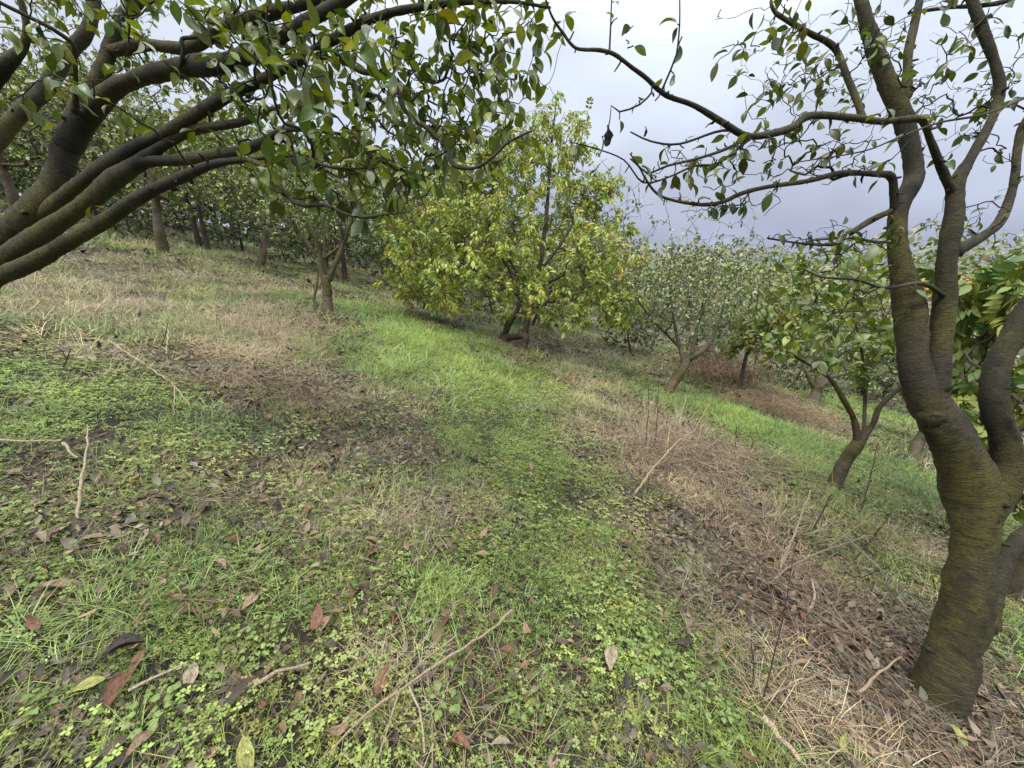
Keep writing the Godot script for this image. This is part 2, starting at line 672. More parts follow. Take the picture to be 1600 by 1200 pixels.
# one patch of cover, about half a metre across: several clumps of different plants joined into one mesh
func cover_patch(kind: int) -> ArrayMesh:
	var g := Geo.new()
	var reach := 0.24
	var spots := []
	for i in [11, 12, 11, 12, 10, 9, 8, 9, 8][kind]:
		var a := rng.randf() * TAU
		var r := sqrt(rng.randf()) * reach
		spots.append(Vector3(cos(a) * r, 0, sin(a) * r))
	for o in spots:
		var tone := rng.randf_range(0.65, 1.3)
		var warm := rng.randf_range(0.9, 1.25)
		var t := Color(tone * warm, tone, tone * rng.randf_range(0.7, 1.1))
		match kind:
			0, 1, 2:
				weeds_at(g, o, [20, 14, 16][kind], [0.06, 0.07, 0.055][kind], [0.0135, 0.019, 0.0115][kind], t)
				if kind == 2:
					trefoils_at(g, o + Vector3(rng.randfn() * 0.04, 0, rng.randfn() * 0.04), 3, t)
				if rng.randf() < 0.7:
					blades_at(g, o + Vector3(rng.randfn() * 0.05, 0, rng.randfn() * 0.05), 5, 0.05, 0.085, 0.0022, 1.1, t * Color(0.75, 0.85, 0.8))
			3:
				blades_at(g, o, 20, 0.055, 0.085, 0.0022, 0.9, t)
			4:
				blades_at(g, o, 11, 0.05, 0.14, 0.0026, 1.2, t)
				weeds_at(g, o + Vector3(0.04, 0, 0.03), 9, 0.06, 0.012, t * 1.2)
			5:
				straw_at(g, o, 10, 0.15, 0.025, t)
			6:
				straw_at(g, o, 6, 0.15, 0.05, t)
				blades_at(g, o, 8, 0.05, 0.16, 0.0022, 1.0, t)
			7:
				litter_at(g, o, 8, 0.12, 0.045)
			8:
				litter_at(g, o, 5, 0.12, 0.062)
				straw_at(g, o, 5, 0.16, 0.02, Color(1.3, 1.25, 1.2))
	return g.mesh(LM[["weed", "weed", "weed", "grass_blade", "grass_blade", "straw", "straw", "dead_leaf", "dead_leaf"][kind]])

# sprigs: thin runners with leaves in pairs, the youngest pair at the tip
func weeds_at(g: Geo, o: Vector3, leaves: int, reach: float, big: float, tint: Color) -> void:
	var left := leaves
	while left > 0:
		var a := rng.randf() * TAU
		var run := Vector3(cos(a), rng.randf_range(0.15, 0.7), sin(a)).normalized()
		var from := o + Vector3(rng.randfn() * 0.012, 0.0, rng.randfn() * 0.012)
		var pairs := rng.randi_range(2, 4)
		var long := reach * rng.randf_range(0.5, 1.15)
		var k := rng.randf_range(0.75, 1.25)
		blade(g, from, run, long, 0.0022, 0.5, tint * Color(k * 0.95, k * 0.75, k * 0.6), 2)
		for i in pairs:
			var t := (i + 1.0) / pairs
			var at := from + run * long * t + Vector3(0, -0.25 * long * t * t, 0)
			var turn := a + (PI * 0.5 if i % 2 == 0 else 0.0)
			for sd in [0.0, PI]:
				var out := Vector3(cos(turn + sd + rng.randfn() * 0.4), rng.randf_range(-0.1, 0.5), sin(turn + sd + rng.randfn() * 0.4)) + run * 0.4
				var q := k * rng.randf_range(0.55, 1.5)
				var hue := Color(q * rng.randf_range(0.85, 1.2), q, q * rng.randf_range(0.7, 1.2))
				if rng.randf() < 0.09:
					hue = Color(2.0, 1.55, 1.9) * q
				oval(g, at, out, Vector3.UP + rand_dir() * 0.6, big * rng.randf_range(0.55, 1.35) * (1.15 - 0.4 * t), rng.randf_range(0.5, 0.85), 2, 0.2, 0.6, tint * hue, 1.08, 0.0, 0.4)
			left -= 2

func trefoils_at(g: Geo, o: Vector3, stems: int, tint: Color) -> void:
	for i in stems:
		var top := o + Vector3(rng.randfn() * 0.03, rng.randf_range(0.015, 0.045), rng.randfn() * 0.03)
		var turn := rng.randf() * TAU
		for s in 3:
			var d := turn + TAU * s / 3
			oval(g, top, Vector3(cos(d), rng.randf_range(0.0, 0.3), sin(d)), Vector3.UP + rand_dir() * 0.15, rng.randf_range(0.012, 0.017), 0.95, 2, 0.12, 0.2, tint, 1.15, 0.0, 1.0)

func blades_at(g: Geo, o: Vector3, blades: int, reach: float, tall: float, width: float, lean: float, tint: Color) -> void:
	for i in blades:
		var a := rng.randf() * TAU
		var r := sqrt(rng.randf()) * reach
		var k := rng.randf_range(0.6, 1.4)
		blade(g, o + Vector3(cos(a) * r, -0.005, sin(a) * r), Vector3(cos(a) * lean, 1.0, sin(a) * lean) + rand_dir() * 0.4, tall * rng.randf_range(0.45, 1.25), width * rng.randf_range(0.7, 1.3), rng.randf_range(0.2, 1.6), tint * Color(k * rng.randf_range(0.9, 1.2), k, k * 0.9), 3)

func straw_at(g: Geo, o: Vector3, count: int, reach: float, rise: float, tint: Color) -> void:
	for i in count:
		var a := rng.randf() * TAU
		var k := rng.randf_range(0.4, 1.4)
		blade(g, o + Vector3(rng.randfn() * reach * 0.5, rng.randf_range(0.002, rise), rng.randfn() * reach * 0.5), Vector3(cos(a), rng.randf_range(-0.05, 0.3), sin(a)), rng.randf_range(0.05, 0.2), rng.randf_range(0.0014, 0.003), rng.randf_range(-0.3, 0.5), tint * Color(k, k * rng.randf_range(0.9, 1.0), k * rng.randf_range(0.75, 1.0)), 3)

func litter_at(g: Geo, o: Vector3, count: int, reach: float, big: float) -> void:
	var shades := [Color(1, 1, 1), Color(0.5, 0.45, 0.45), Color(1.5, 1.35, 1.1), Color(0.3, 0.29, 0.29), Color(1.3, 0.9, 0.65), Color(2.4, 2.1, 1.6), Color(0.6, 0.5, 0.45), Color(0.4, 0.36, 0.36)]
	for i in count:
		var a := rng.randf() * TAU
		var p := o + Vector3(rng.randfn() * reach * 0.5, rng.randf_range(0.003, 0.022), rng.randfn() * reach * 0.5)
		oval(g, p, Vector3(cos(a), rng.randfn() * 0.2, sin(a)), Vector3.UP + rand_dir() * 0.4, big * rng.randf_range(0.5, 1.2), rng.randf_range(0.35, 0.6), 4, rng.randf_range(-0.2, 0.8), rng.randf_range(-1.3, 1.3), shades[rng.randi() % shades.size()], 0.8, 0.04)
	for i in 3:
		var a := rng.randf() * TAU
		var p := o + Vector3(rng.randfn() * reach * 0.5, rng.randf_range(0.004, 0.025), rng.randfn() * reach * 0.5)
		blade(g, p, Vector3(cos(a), rng.randfn() * 0.15, sin(a)), rng.randf_range(0.05, 0.18), 0.0028, 0.0, Color(0.7, 0.6, 0.52) * rng.randf_range(0.5, 1.6), 2)

func make_cover() -> void:
	var meshes := []
	var sets := []
	for kind in 9:
		for k in 2:
			meshes.append(cover_patch(kind))
			sets.append(Scatter.new())
	# one patch in every cell of the near ground, so that no soil is left bare by chance
	for i in 62:
		for j in 36:
			var q := Vector2(-6.2 + 0.2 * (i + rng.randf()), 0.3 - 0.2 * (j + rng.randf()))
			if q.length() < 7.0 and absf(q.x) < 1.7 * -q.y + 0.7:
				cover_at(sets, atan2(q.x, -q.y), q.length())
	for i in 19000:
		# even numbers per square metre close by, thinning with distance as the patches get larger
		var r := sqrt(rng.randf()) * 20.0
		if rng.randf() > clampf(pow(4.5 / r, 1.3), 0.05, 0.92):
			continue
		var a := rng.randf_range(-1.25, 1.25)
		cover_at(sets, a, r)
	for i in 260:
		cover_at(sets, rng.randf_range(-1.25, 1.25), 0.5 + 2.2 * sqrt(rng.randf()))
	var names := [["ground_weeds", "low green weeds and clover carpeting the slope", 0, 6], ["grass", "thin green grass tufts among the weeds", 6, 4], ["dry_grass", "pale dry straw lying over the slope", 10, 4], ["leaf_litter", "brown rotting leaf litter between the weeds", 14, 4]]
	for q in names:
		var o := Node3D.new()
		o.name = q[0]
		add_child(o, true)
		tag(o, q[1], "ground cover", "", "stuff")
		for k in q[3]:
			spread("clumps", sets[q[2] + k], meshes[q[2] + k], o)

# places where the young growth is bright lime green
var lush := []
func lushness(x: float, z: float) -> float:
	var out := 0.0
	for q in lush:
		var p: Vector3 = q[0]
		var r: float = q[1]
		out += exp(-((x - p.x) * (x - p.x) + (z - p.z) * (z - p.z)) / (r * r))
	return minf(out, 1.0)

func cover_at(sets: Array, a: float, r: float) -> void:
	var x := sin(a) * r
	var z := -cos(a) * r
	var w := cover(x, z)
	w = Vector4(pow(w.x, 1.5), pow(w.y, 1.5), pow(w.z, 1.5), pow(w.w, 1.5))
	var pick := rng.randf() * (w.x + w.y + w.z + w.w)
	var b := ground_basis(x, z, rng.randf() * TAU, clampf(pow(r / 4.0, 0.6), 0.9, 1.9) * rng.randf_range(0.75, 1.25))
	var p := on_ground(x, z)
	var tone := patch_noise.get_noise_2d(x * 2.2 + 90.0, z * 2.2)
	var two := rng.randi() % 2
	var fresh := lushness(x, z) * rng.randf_range(0.4, 1.0)
	if pick < w.x:
		var c := Color(0.14, 0.205, 0.045).lerp(Color(0.37, 0.42, 0.15), clampf(0.45 + tone + rng.randfn() * 0.35, 0.0, 1.0)).lerp(Color(0.35, 0.47, 0.13), fresh)
		sets[[0, 0, 0, 2, 4, 4][rng.randi() % 6] + two].add(b, p, jitter(c, 0.08, 0.18))
	elif pick < w.x + w.y:
		var c := Color(0.12, 0.19, 0.045).lerp(Color(0.29, 0.38, 0.12), clampf(0.45 + tone + rng.randfn() * 0.4, 0.0, 1.0)).lerp(Color(0.32, 0.46, 0.135), fresh)
		sets[6 + 2 * (rng.randi() % 2) + two].add(b, p, jitter(c, 0.1, 0.2))
	elif pick < w.x + w.y + w.z:
		var c := Color(0.5, 0.43, 0.3).lerp(Color(0.24, 0.195, 0.14), rng.randf())
		sets[10 + 2 * (rng.randi() % 2) + two].add(b, p, jitter(c, 0.06, 0.22))
	else:
		var c := Color(0.105, 0.082, 0.058).lerp(Color(0.21, 0.168, 0.12), rng.randf())
		sets[14 + 2 * (rng.randi() % 2) + two].add(b, p, jitter(c, 0.1, 0.25))
# ---------------------------------------------------------------- trees
var plum_near := []
var plum_mid: ArrayMesh
var plum_far: ArrayMesh
var walnut_mesh := []

func short_spurs(sk: Skel, lo: float, hi: float, chance: float, long: float) -> void:
	var k := sk.pos.size()
	for i in k:
		if sk.rad[i] < lo or sk.rad[i] > hi or sk.par[i] < 0 or rng.randf() > chance:
			continue
		var h := sk.heading(i)
		var side := (rand_dir() - h * rng.randf() * 0.3)
		side = (side - h * side.dot(h) * 0.6).normalized()
		var l := long * rng.randf_range(0.25, 1.3)
		var a := sk.node(sk.pos[i] + side * (sk.rad[i] + l * 0.5), i, clampf(sk.rad[i] * 0.5, 0.002, 0.0045))
		var b := sk.node(sk.pos[a] + (side + rand_dir() * 0.5) * l * 0.5, a, 0.0022)
		if rng.randf() < 0.4:
			sk.node(sk.pos[b] + rand_dir() * l * 0.5, b, 0.0016)

# cut and broken stubs and knots on the thick wood
func stubs(sk: Skel, lo: float, hi: float, chance: float) -> void:
	var k := sk.pos.size()
	for i in k:
		if sk.rad[i] < lo or sk.rad[i] > hi or sk.par[i] < 0 or rng.randf() > chance:
			continue
		var h := sk.heading(i)
		var side := rand_dir()
		side = (side - h * side.dot(h) * 0.7).normalized()
		var r := minf(sk.rad[i] * rng.randf_range(0.16, 0.42), 0.011)
		var a := sk.node(sk.pos[i] + side * sk.rad[i] * 0.75, i, r * 1.3)
		var b := sk.node(sk.pos[i] + side * (sk.rad[i] * 1.02 + r * 0.5), a, r)
		sk.node(sk.pos[b] + (side + rand_dir() * 0.3) * r * rng.randf_range(0.4, 2.2), b, r * 0.8)

# the leaves that show largest become single parts, the others one foliage part
func hero_leaves(s: Scatter, root: Node3D, meshes: Array, most: int) -> void:
	var order := []
	for i in s.count:
		var o := Vector3(s.buf[i * 16 + 3], s.buf[i * 16 + 7], s.buf[i * 16 + 11]) + root.position
		var q := o - eye
		# ahead of the viewer and within the view's reach
		var fwd := -q.z * 0.956 - q.y * 0.292
		var ok := fwd > 0.2 and absf(q.x) < fwd * 1.4 and absf(q.y * 0.956 - q.z * 0.292) < fwd * 1.1
		order.append([q.length() + (0.0 if ok else 100.0), i])
	order.sort_custom(func(a, b): return a[0] < b[0])
	var rest: Array[Scatter] = []
	for m in meshes:
		rest.append(Scatter.new())
	var mats := {}
	for k in order.size():
		var i: int = order[k][1]
		var f := s.buf.slice(i * 16, i * 16 + 16)
		var b := Basis(Vector3(f[0], f[4], f[8]), Vector3(f[1], f[5], f[9]), Vector3(f[2], f[6], f[10]))
		var o := Vector3(f[3], f[7], f[11])
		var c := Color(f[12], f[13], f[14])
		if k < most and order[k][0] < 50.0:
			var l := part("leaf", meshes[k % meshes.size()], root)
			l.transform = Transform3D(b, o)
			var key := Vector3i(int(round(c.r * 60)), int(round(c.g * 60)), int(round(c.b * 60)))
			if not mats.has(key):
				var m: StandardMaterial3D = LM["plum_leaf"].duplicate()
				m.albedo_color = Color(key.x / 60.0 + 0.004, key.y / 60.0 + 0.004, key.z / 60.0 + 0.004).linear_to_srgb()
				mats[key] = m
			l.material_override = mats[key]
		else:
			rest[k % meshes.size()].add(b, o, c)
	for k in meshes.size():
		spread("foliage", rest[k], meshes[k], root)

func grow_crown(sk: Skel, blobs: Array, from: Vector3, step: float, wander: float, most := 9.0, lift := 0.0) -> void:
	for p in crown_points(blobs, from):
		sk.grow(p, rng, step, wander, most, lift)

# a tree of the middle distance or the background
func tree(called: String, label: String, category: String, base: Vector3, limbs: Array, blobs: Array, o := {}) -> Node3D:
	var root := thing(called, label, category, base, o.get("group", ""))
	var sk := Skel.new()
	for k in limbs.size():
		sk.limb(limbs[k], o.get("limb_step", 0.15), -1 if k == 0 else -2)
	var step: float = o.get("step", 0.16)
	grow_crown(sk, blobs, base + Vector3(0, 0.8, 0), step, o.get("wander", 0.16), o.get("most", 9.0), o.get("lift", 0.0))
	for q in o.get("shoots", []):
		sk.grow(q, rng, step * 1.4, 0.05, 9.0, 1.5)
	sk.settle(o.get("tip", 0.004), o.get("power", 2.3))
	wood(sk, root, o.get("limb_r", 0.02), o.get("tint", Color(0.16, 0.135, 0.1)), o.get("moss", 0.2), 0.15, o.get("detail", 0.7), "bark_far")
	var s := Scatter.new()
	leafing(sk, s, o.get("thin", 0.008), o.get("per", 2.0), o.get("leaf", 0.06), o.colors, o.get("droop", 0.5), base)
	spread("foliage", s, o.get("mesh", plum_far), root)
	return root

func placed_copy(o: Node3D, called: String, label: String, at: Vector3, turn: float, s: Vector3, group := "") -> Node3D:
	var r: Node3D = o.duplicate()
	r.name = numbered(called)
	add_child(r, true)
	r.position = at
	r.rotation.y = turn
	r.scale = s
	r.set_meta("label", label)
	if group:
		r.set_meta("group", group)
	elif r.has_meta("group"):
		r.remove_meta("group")
	return r

func left_plum() -> void:
	var base := Vector3(-3.667, 0.756, -1.864)
	base.y = height(base.x, base.z) - 0.05
	var root := thing("plum_tree", "large plum tree whose thick mossy limbs sweep in from the left", "tree", base, "plum trees of the orchard")
	var sk := Skel.new()
	sk.limb([Vector4(base.x, base.y, base.z, 0.24), Vector4(-3.367, 1.011, -1.942, 0.1418), Vector4(-3.168, 1.175, -1.961, 0.1265), Vector4(-3.022, 1.287, -1.974, 0.1107)], 0.06, -1)
	sk.limb([Vector4(-3.055, 1.272, -1.969, 0.0931), Vector4(-2.766, 1.459, -2.006, 0.0736), Vector4(-2.533, 1.605, -2.019, 0.0587), Vector4(-2.310, 1.751, -2.022, 0.0536), Vector4(-2.195, 1.888, -2.053, 0.0502), Vector4(-2.126, 2.044, -2.080, 0.0458), Vector4(-2.010, 2.222, -2.103, 0.0378), Vector4(-1.920, 2.379, -2.151, 0.0342), Vector4(-1.875, 2.509, -2.191, 0.0305), Vector4(-1.815, 2.623, -2.226, 0.0269), Vector4(-1.680, 2.781, -2.274, 0.0234), Vector4(-1.590, 3.011, -2.344, 0.0146)], 0.05)
	sk.limb([Vector4(-2.120, 2.050, -2.082, 0.0476), Vector4(-1.896, 2.202, -2.044, 0.0406), Vector4(-1.728, 2.271, -2.013, 0.0381), Vector4(-1.540, 2.293, -1.968, 0.0361), Vector4(-1.333, 2.300, -1.918, 0.0342), Vector4(-1.150, 2.287, -1.861, 0.0307), Vector4(-1.008, 2.344, -1.879, 0.0278), Vector4(-0.878, 2.418, -1.901, 0.0262), Vector4(-0.698, 2.517, -1.932, 0.0229), Vector4(-0.500, 2.592, -1.902, 0.0172), Vector4(-0.242, 2.671, -1.874, 0.0104)], 0.05)
	sk.limb([Vector4(-1.875, 2.466, -2.177, 0.0256), Vector4(-1.654, 2.464, -2.125, 0.0238), Vector4(-1.439, 2.425, -2.061, 0.0221), Vector4(-1.323, 2.482, -2.078, 0.0223), Vector4(-1.204, 2.534, -2.094, 0.0242), Vector4(-1.018, 2.548, -2.046, 0.0238), Vector4(-0.827, 2.557, -1.996, 0.0200), Vector4(-0.620, 2.591, -1.954, 0.0146), Vector4(-0.350, 2.639, -1.917, 0.0094)], 0.05)
	sk.limb([Vector4(-1.932, 2.155, -1.978, 0.0121), Vector4(-1.821, 2.297, -1.917, 0.0096), Vector4(-1.777, 2.364, -1.885, 0.0092), Vector4(-1.792, 2.386, -1.839, 0.0080), Vector4(-1.832, 2.405, -1.793, 0.0069), Vector4(-1.867, 2.421, -1.745, 0.0059), Vector4(-1.890, 2.439, -1.699, 0.0044)], 0.04)
	sk.limb([Vector4(-2.319, 1.714, -2.031, 0.0400), Vector4(-2.025, 1.872, -1.996, 0.0304), Vector4(-1.750, 2.001, -1.983, 0.0277), Vector4(-1.536, 2.065, -1.950, 0.0266), Vector4(-1.306, 2.156, -1.926, 0.0246), Vector4(-1.168, 2.185, -1.882, 0.0215), Vector4(-0.930, 2.257, -1.852, 0.0220), Vector4(-0.700, 2.348, -1.828, 0.0196), Vector4(-0.575, 2.395, -1.821, 0.0177), Vector4(-0.459, 2.416, -1.796, 0.0142), Vector4(-0.233, 2.418, -1.745, 0.0107), Vector4(-0.023, 2.392, -1.684, 0.0067), Vector4(0.130, 2.338, -1.616, 0.0043)], 0.05)
	sk.limb([Vector4(-1.168, 2.185, -1.882, 0.0172), Vector4(-0.895, 2.121, -1.758, 0.0126), Vector4(-0.651, 2.097, -1.667, 0.0107), Vector4(-0.460, 2.099, -1.626, 0.0089), Vector4(-0.379, 2.069, -1.596, 0.0073), Vector4(-0.293, 2.056, -1.582, 0.0049)], 0.04)
	sk.limb([Vector4(-0.811, 2.303, -1.835, 0.0133), Vector4(-0.659, 2.256, -1.779, 0.0108), Vector4(-0.559, 2.199, -1.720, 0.0099), Vector4(-0.439, 2.164, -1.667, 0.0089), Vector4(-0.379, 2.030, -1.584, 0.0074), Vector4(-0.295, 1.959, -1.531, 0.0074), Vector4(-0.217, 1.880, -1.476, 0.0066), Vector4(-0.196, 1.823, -1.437, 0.0058), Vector4(-0.122, 1.810, -1.412, 0.0049), Vector4(-0.062, 1.839, -1.400, 0.0048), Vector4(-0.010, 1.878, -1.391, 0.0039), Vector4(0.060, 1.905, -1.379, 0.0030)], 0.04)
	sk.limb([Vector4(-3.055, 1.241, -1.960, 0.0762), Vector4(-2.752, 1.382, -1.972, 0.0577), Vector4(-2.507, 1.514, -1.970, 0.0460), Vector4(-2.263, 1.645, -1.969, 0.0411), Vector4(-2.025, 1.763, -1.963, 0.0379), Vector4(-1.854, 1.879, -1.977, 0.0346), Vector4(-1.677, 1.965, -1.972, 0.0310), Vector4(-1.554, 2.025, -1.959, 0.0235), Vector4(-1.417, 2.076, -1.954, 0.0218), Vector4(-1.155, 2.096, -1.908, 0.0155), Vector4(-0.933, 2.142, -1.869, 0.0117), Vector4(-0.700, 2.066, -1.741, 0.0070)], 0.05)
	sk.limb([Vector4(-1.677, 1.959, -1.970, 0.0255), Vector4(-1.439, 1.954, -1.916, 0.0239), Vector4(-1.259, 1.962, -1.867, 0.0220), Vector4(-1.112, 1.966, -1.815, 0.0190), Vector4(-1.002, 1.983, -1.769, 0.0150), Vector4(-0.887, 2.011, -1.725, 0.0103), Vector4(-0.700, 1.972, -1.608, 0.0066), Vector4(-0.520, 1.918, -1.487, 0.0047)], 0.04)
	sk.limb([Vector4(-3.055, 1.179, -1.941, 0.0678), Vector4(-2.723, 1.362, -1.945, 0.0467), Vector4(-2.467, 1.454, -1.921, 0.0367), Vector4(-2.274, 1.507, -1.884, 0.0331), Vector4(-2.018, 1.608, -1.863, 0.0307), Vector4(-1.793, 1.699, -1.839, 0.0281), Vector4(-1.603, 1.785, -1.813, 0.0244), Vector4(-1.421, 1.836, -1.776, 0.0208), Vector4(-1.248, 1.882, -1.738, 0.0154), Vector4(-1.105, 1.893, -1.689, 0.0118), Vector4(-0.976, 1.880, -1.633, 0.0100), Vector4(-0.862, 1.811, -1.538, 0.0081), Vector4(-0.732, 1.706, -1.422, 0.0064), Vector4(-0.608, 1.690, -1.365, 0.0063), Vector4(-0.526, 1.660, -1.304, 0.0054), Vector4(-0.458, 1.644, -1.278, 0.0046), Vector4(-0.383, 1.649, -1.248, 0.0038), Vector4(-0.293, 1.652, -1.197, 0.0029)], 0.045)
	sk.limb([Vector4(-0.976, 1.890, -1.635, 0.0091), Vector4(-0.765, 1.873, -1.526, 0.0064), Vector4(-0.583, 1.808, -1.401, 0.0046), Vector4(-0.420, 1.796, -1.345, 0.0030)], 0.04)
	sk.limb([Vector4(-4.157, 2.039, -3.197, 0.0618), Vector4(-3.933, 2.471, -3.382, 0.0504), Vector4(-3.650, 2.822, -3.541, 0.0495), Vector4(-3.475, 3.085, -3.622, 0.0453), Vector4(-3.300, 3.301, -3.688, 0.0384), Vector4(-3.250, 3.683, -3.805, 0.0293)], 0.06, -1)
	sk.limb([Vector4(-2.465, 2.149, -1.997, 0.0400), Vector4(-2.120, 2.295, -1.916, 0.0252), Vector4(-2.040, 2.371, -1.939, 0.0155), Vector4(-1.996, 2.448, -1.942, 0.0124), Vector4(-1.994, 2.554, -1.943, 0.0092)], 0.05, -1)
	var center := Vector3(-1.558, 2.222, -1.998)
	grow_crown(sk, [
		[Vector3(-0.500, 2.185, -1.778), Vector3(0.66, 0.34, 0.42), 260], [Vector3(-0.242, 2.024, -1.676), Vector3(0.3, 0.24, 0.3), 110], [Vector3(-0.935, 2.466, -2.073), Vector3(0.6, 0.4, 0.4), 130],
		[Vector3(-0.050, 2.352, -1.829), Vector3(0.3, 0.25, 0.25), 80], [Vector3(-0.607, 1.827, -1.564), Vector3(0.42, 0.17, 0.3), 150], [Vector3(-0.360, 1.704, -1.317), Vector3(0.14, 0.08, 0.12), 24], [Vector3(-1.333, 2.511, -1.982), Vector3(0.6, 0.3, 0.5), 60],
		[Vector3(-2.160, 2.523, -2.195), Vector3(0.5, 0.4, 0.5), 50], [Vector3(-0.987, 2.078, -1.850), Vector3(0.4, 0.2, 0.3), 30], [Vector3(-0.783, 2.100, -1.229), Vector3(0.25, 0.12, 0.15), 12], [Vector3(-0.443, 1.934, -1.126), Vector3(0.2, 0.12, 0.15), 14], [Vector3(-1.357, 2.037, -1.315), Vector3(0.25, 0.15, 0.2), 14],
	], center, 0.035, 0.16, 1.2, 0.2)
	sk.settle(0.0019, 2.5)
	short_spurs(sk, 0.002, 0.03, 0.2, 0.035)
	stubs(sk, 0.014, 0.09, 0.11)
	wood(sk, root, 0.0135, Color(0.045, 0.041, 0.026), 0.5, 0.18)
	var s := Scatter.new()
	leafing(sk, s, 0.0034, 0.85, 0.06, [Color(0.11, 0.155, 0.03), Color(0.15, 0.195, 0.04), Color(0.17, 0.205, 0.065), Color(0.22, 0.25, 0.05), Color(0.28, 0.31, 0.2), Color(0.08, 0.115, 0.03)], 0.5, root.position)
	hero_leaves(s, root, plum_near, 300)
	withered(root, Vector3(-1.099, 2.189, -1.800), 0.09)

func right_plum() -> void:
	var base := Vector3(2.010, -0.461, -1.283)
	base.y = height(base.x, base.z) - 0.04
	var root := thing("plum_tree", "large plum tree with the forked mossy trunk that rises out of brown litter", "tree", base, "plum trees of the orchard")
	var sk := Skel.new()
	sk.limb([Vector4(1.992, -0.512, -1.267, 0.1045), Vector4(2.023, -0.341, -1.309, 0.0860), Vector4(2.058, -0.193, -1.354, 0.0785), Vector4(2.106, -0.036, -1.402, 0.0817), Vector4(2.142, 0.149, -1.459, 0.0826), Vector4(2.154, 0.320, -1.511, 0.0844), Vector4(2.145, 0.477, -1.559, 0.0961), Vector4(2.088, 0.649, -1.611, 0.0946), Vector4(2.014, 0.777, -1.651, 0.0780), Vector4(1.935, 0.916, -1.704, 0.0707), Vector4(1.884, 1.045, -1.743, 0.0580), Vector4(1.872, 1.175, -1.783, 0.0551), Vector4(1.860, 1.318, -1.827, 0.0521), Vector4(1.830, 1.461, -1.870, 0.0443), Vector4(1.806, 1.605, -1.914, 0.0383), Vector4(1.815, 1.763, -1.963, 0.0358), Vector4(1.902, 1.896, -2.024, 0.0371), Vector4(1.893, 2.032, -2.066, 0.0366), Vector4(1.850, 2.178, -2.110, 0.0380), Vector4(1.774, 2.346, -2.162, 0.0359), Vector4(1.705, 2.529, -2.218, 0.0318), Vector4(1.653, 2.708, -2.273, 0.0276), Vector4(1.608, 2.882, -2.326, 0.0202), Vector4(1.500, 3.097, -2.370, 0.0113)], 0.04, -1)
	sk.limb([Vector4(1.943, 0.838, -1.659, 0.0525), Vector4(1.959, 1.053, -1.714, 0.0436), Vector4(1.971, 1.238, -1.760, 0.0384), Vector4(1.975, 1.407, -1.801, 0.0342), Vector4(1.983, 1.557, -1.847, 0.0338), Vector4(2.015, 1.733, -1.901, 0.0322), Vector4(2.027, 1.861, -1.940, 0.0274), Vector4(2.094, 1.979, -1.976, 0.0217), Vector4(2.173, 2.115, -2.018, 0.0202), Vector4(2.223, 2.255, -2.061, 0.0197), Vector4(2.199, 2.394, -2.103, 0.0195), Vector4(2.138, 2.545, -2.149, 0.0185), Vector4(2.088, 2.690, -2.194, 0.0168), Vector4(2.042, 2.913, -2.262, 0.0104)], 0.04)
	sk.limb([Vector4(2.007, 1.825, -1.929, 0.0199), Vector4(1.898, 1.924, -1.907, 0.0168), Vector4(1.793, 2.030, -1.887, 0.0154), Vector4(1.707, 2.083, -1.851, 0.0149), Vector4(1.617, 2.082, -1.841, 0.0159), Vector4(1.514, 2.071, -1.827, 0.0153), Vector4(1.369, 2.075, -1.796, 0.0137), Vector4(1.165, 2.063, -1.741, 0.0129), Vector4(1.080, 2.013, -1.705, 0.0122), Vector4(0.967, 1.977, -1.662, 0.0115), Vector4(0.870, 1.966, -1.638, 0.0107), Vector4(0.770, 2.001, -1.617, 0.0097), Vector4(0.651, 2.049, -1.601, 0.0087), Vector4(0.532, 2.069, -1.565, 0.0078), Vector4(0.455, 2.110, -1.546, 0.0068), Vector4(0.395, 2.138, -1.533, 0.0059), Vector4(0.329, 2.163, -1.510, 0.0057), Vector4(0.267, 2.164, -1.489, 0.0049), Vector4(0.200, 2.153, -1.455, 0.0041), Vector4(0.157, 2.186, -1.444, 0.0040), Vector4(0.119, 2.218, -1.422, 0.0032), Vector4(0.093, 2.261, -1.404, 0.0024)], 0.035)
	sk.limb([Vector4(0.882, 1.962, -1.636, 0.0066), Vector4(0.798, 1.918, -1.613, 0.0058), Vector4(0.681, 1.878, -1.580, 0.0051), Vector4(0.561, 1.847, -1.549, 0.0043), Vector4(0.476, 1.818, -1.519, 0.0034), Vector4(0.413, 1.877, -1.517, 0.0025)], 0.03)
	sk.limb([Vector4(0.912, 1.969, -1.649, 0.0057), Vector4(0.803, 1.995, -1.678, 0.0051), Vector4(0.646, 1.952, -1.686, 0.0045), Vector4(0.542, 1.968, -1.711, 0.0037), Vector4(0.463, 2.003, -1.722, 0.0028)], 0.03)
	sk.limb([Vector4(0.887, 1.957, -1.635, 0.0057), Vector4(0.773, 1.871, -1.619, 0.0052), Vector4(0.689, 1.864, -1.628, 0.0044), Vector4(0.590, 1.823, -1.615, 0.0036), Vector4(0.495, 1.804, -1.609, 0.0037), Vector4(0.423, 1.885, -1.634, 0.0027), Vector4(0.314, 1.927, -1.647, 0.0028), Vector4(0.217, 1.950, -1.654, 0.0018)], 0.03)
	sk.limb([Vector4(0.510, 2.069, -1.554, 0.0039), Vector4(0.537, 2.135, -1.554, 0.0037), Vector4(0.548, 2.176, -1.545, 0.0029), Vector4(0.550, 2.256, -1.549, 0.0027), Vector4(0.546, 2.350, -1.567, 0.0020)], 0.03)
	sk.limb([Vector4(0.395, 2.138, -1.533, 0.0037), Vector4(0.384, 2.197, -1.552, 0.0029), Vector4(0.380, 2.244, -1.566, 0.0021), Vector4(0.405, 2.268, -1.573, 0.0014)], 0.03)
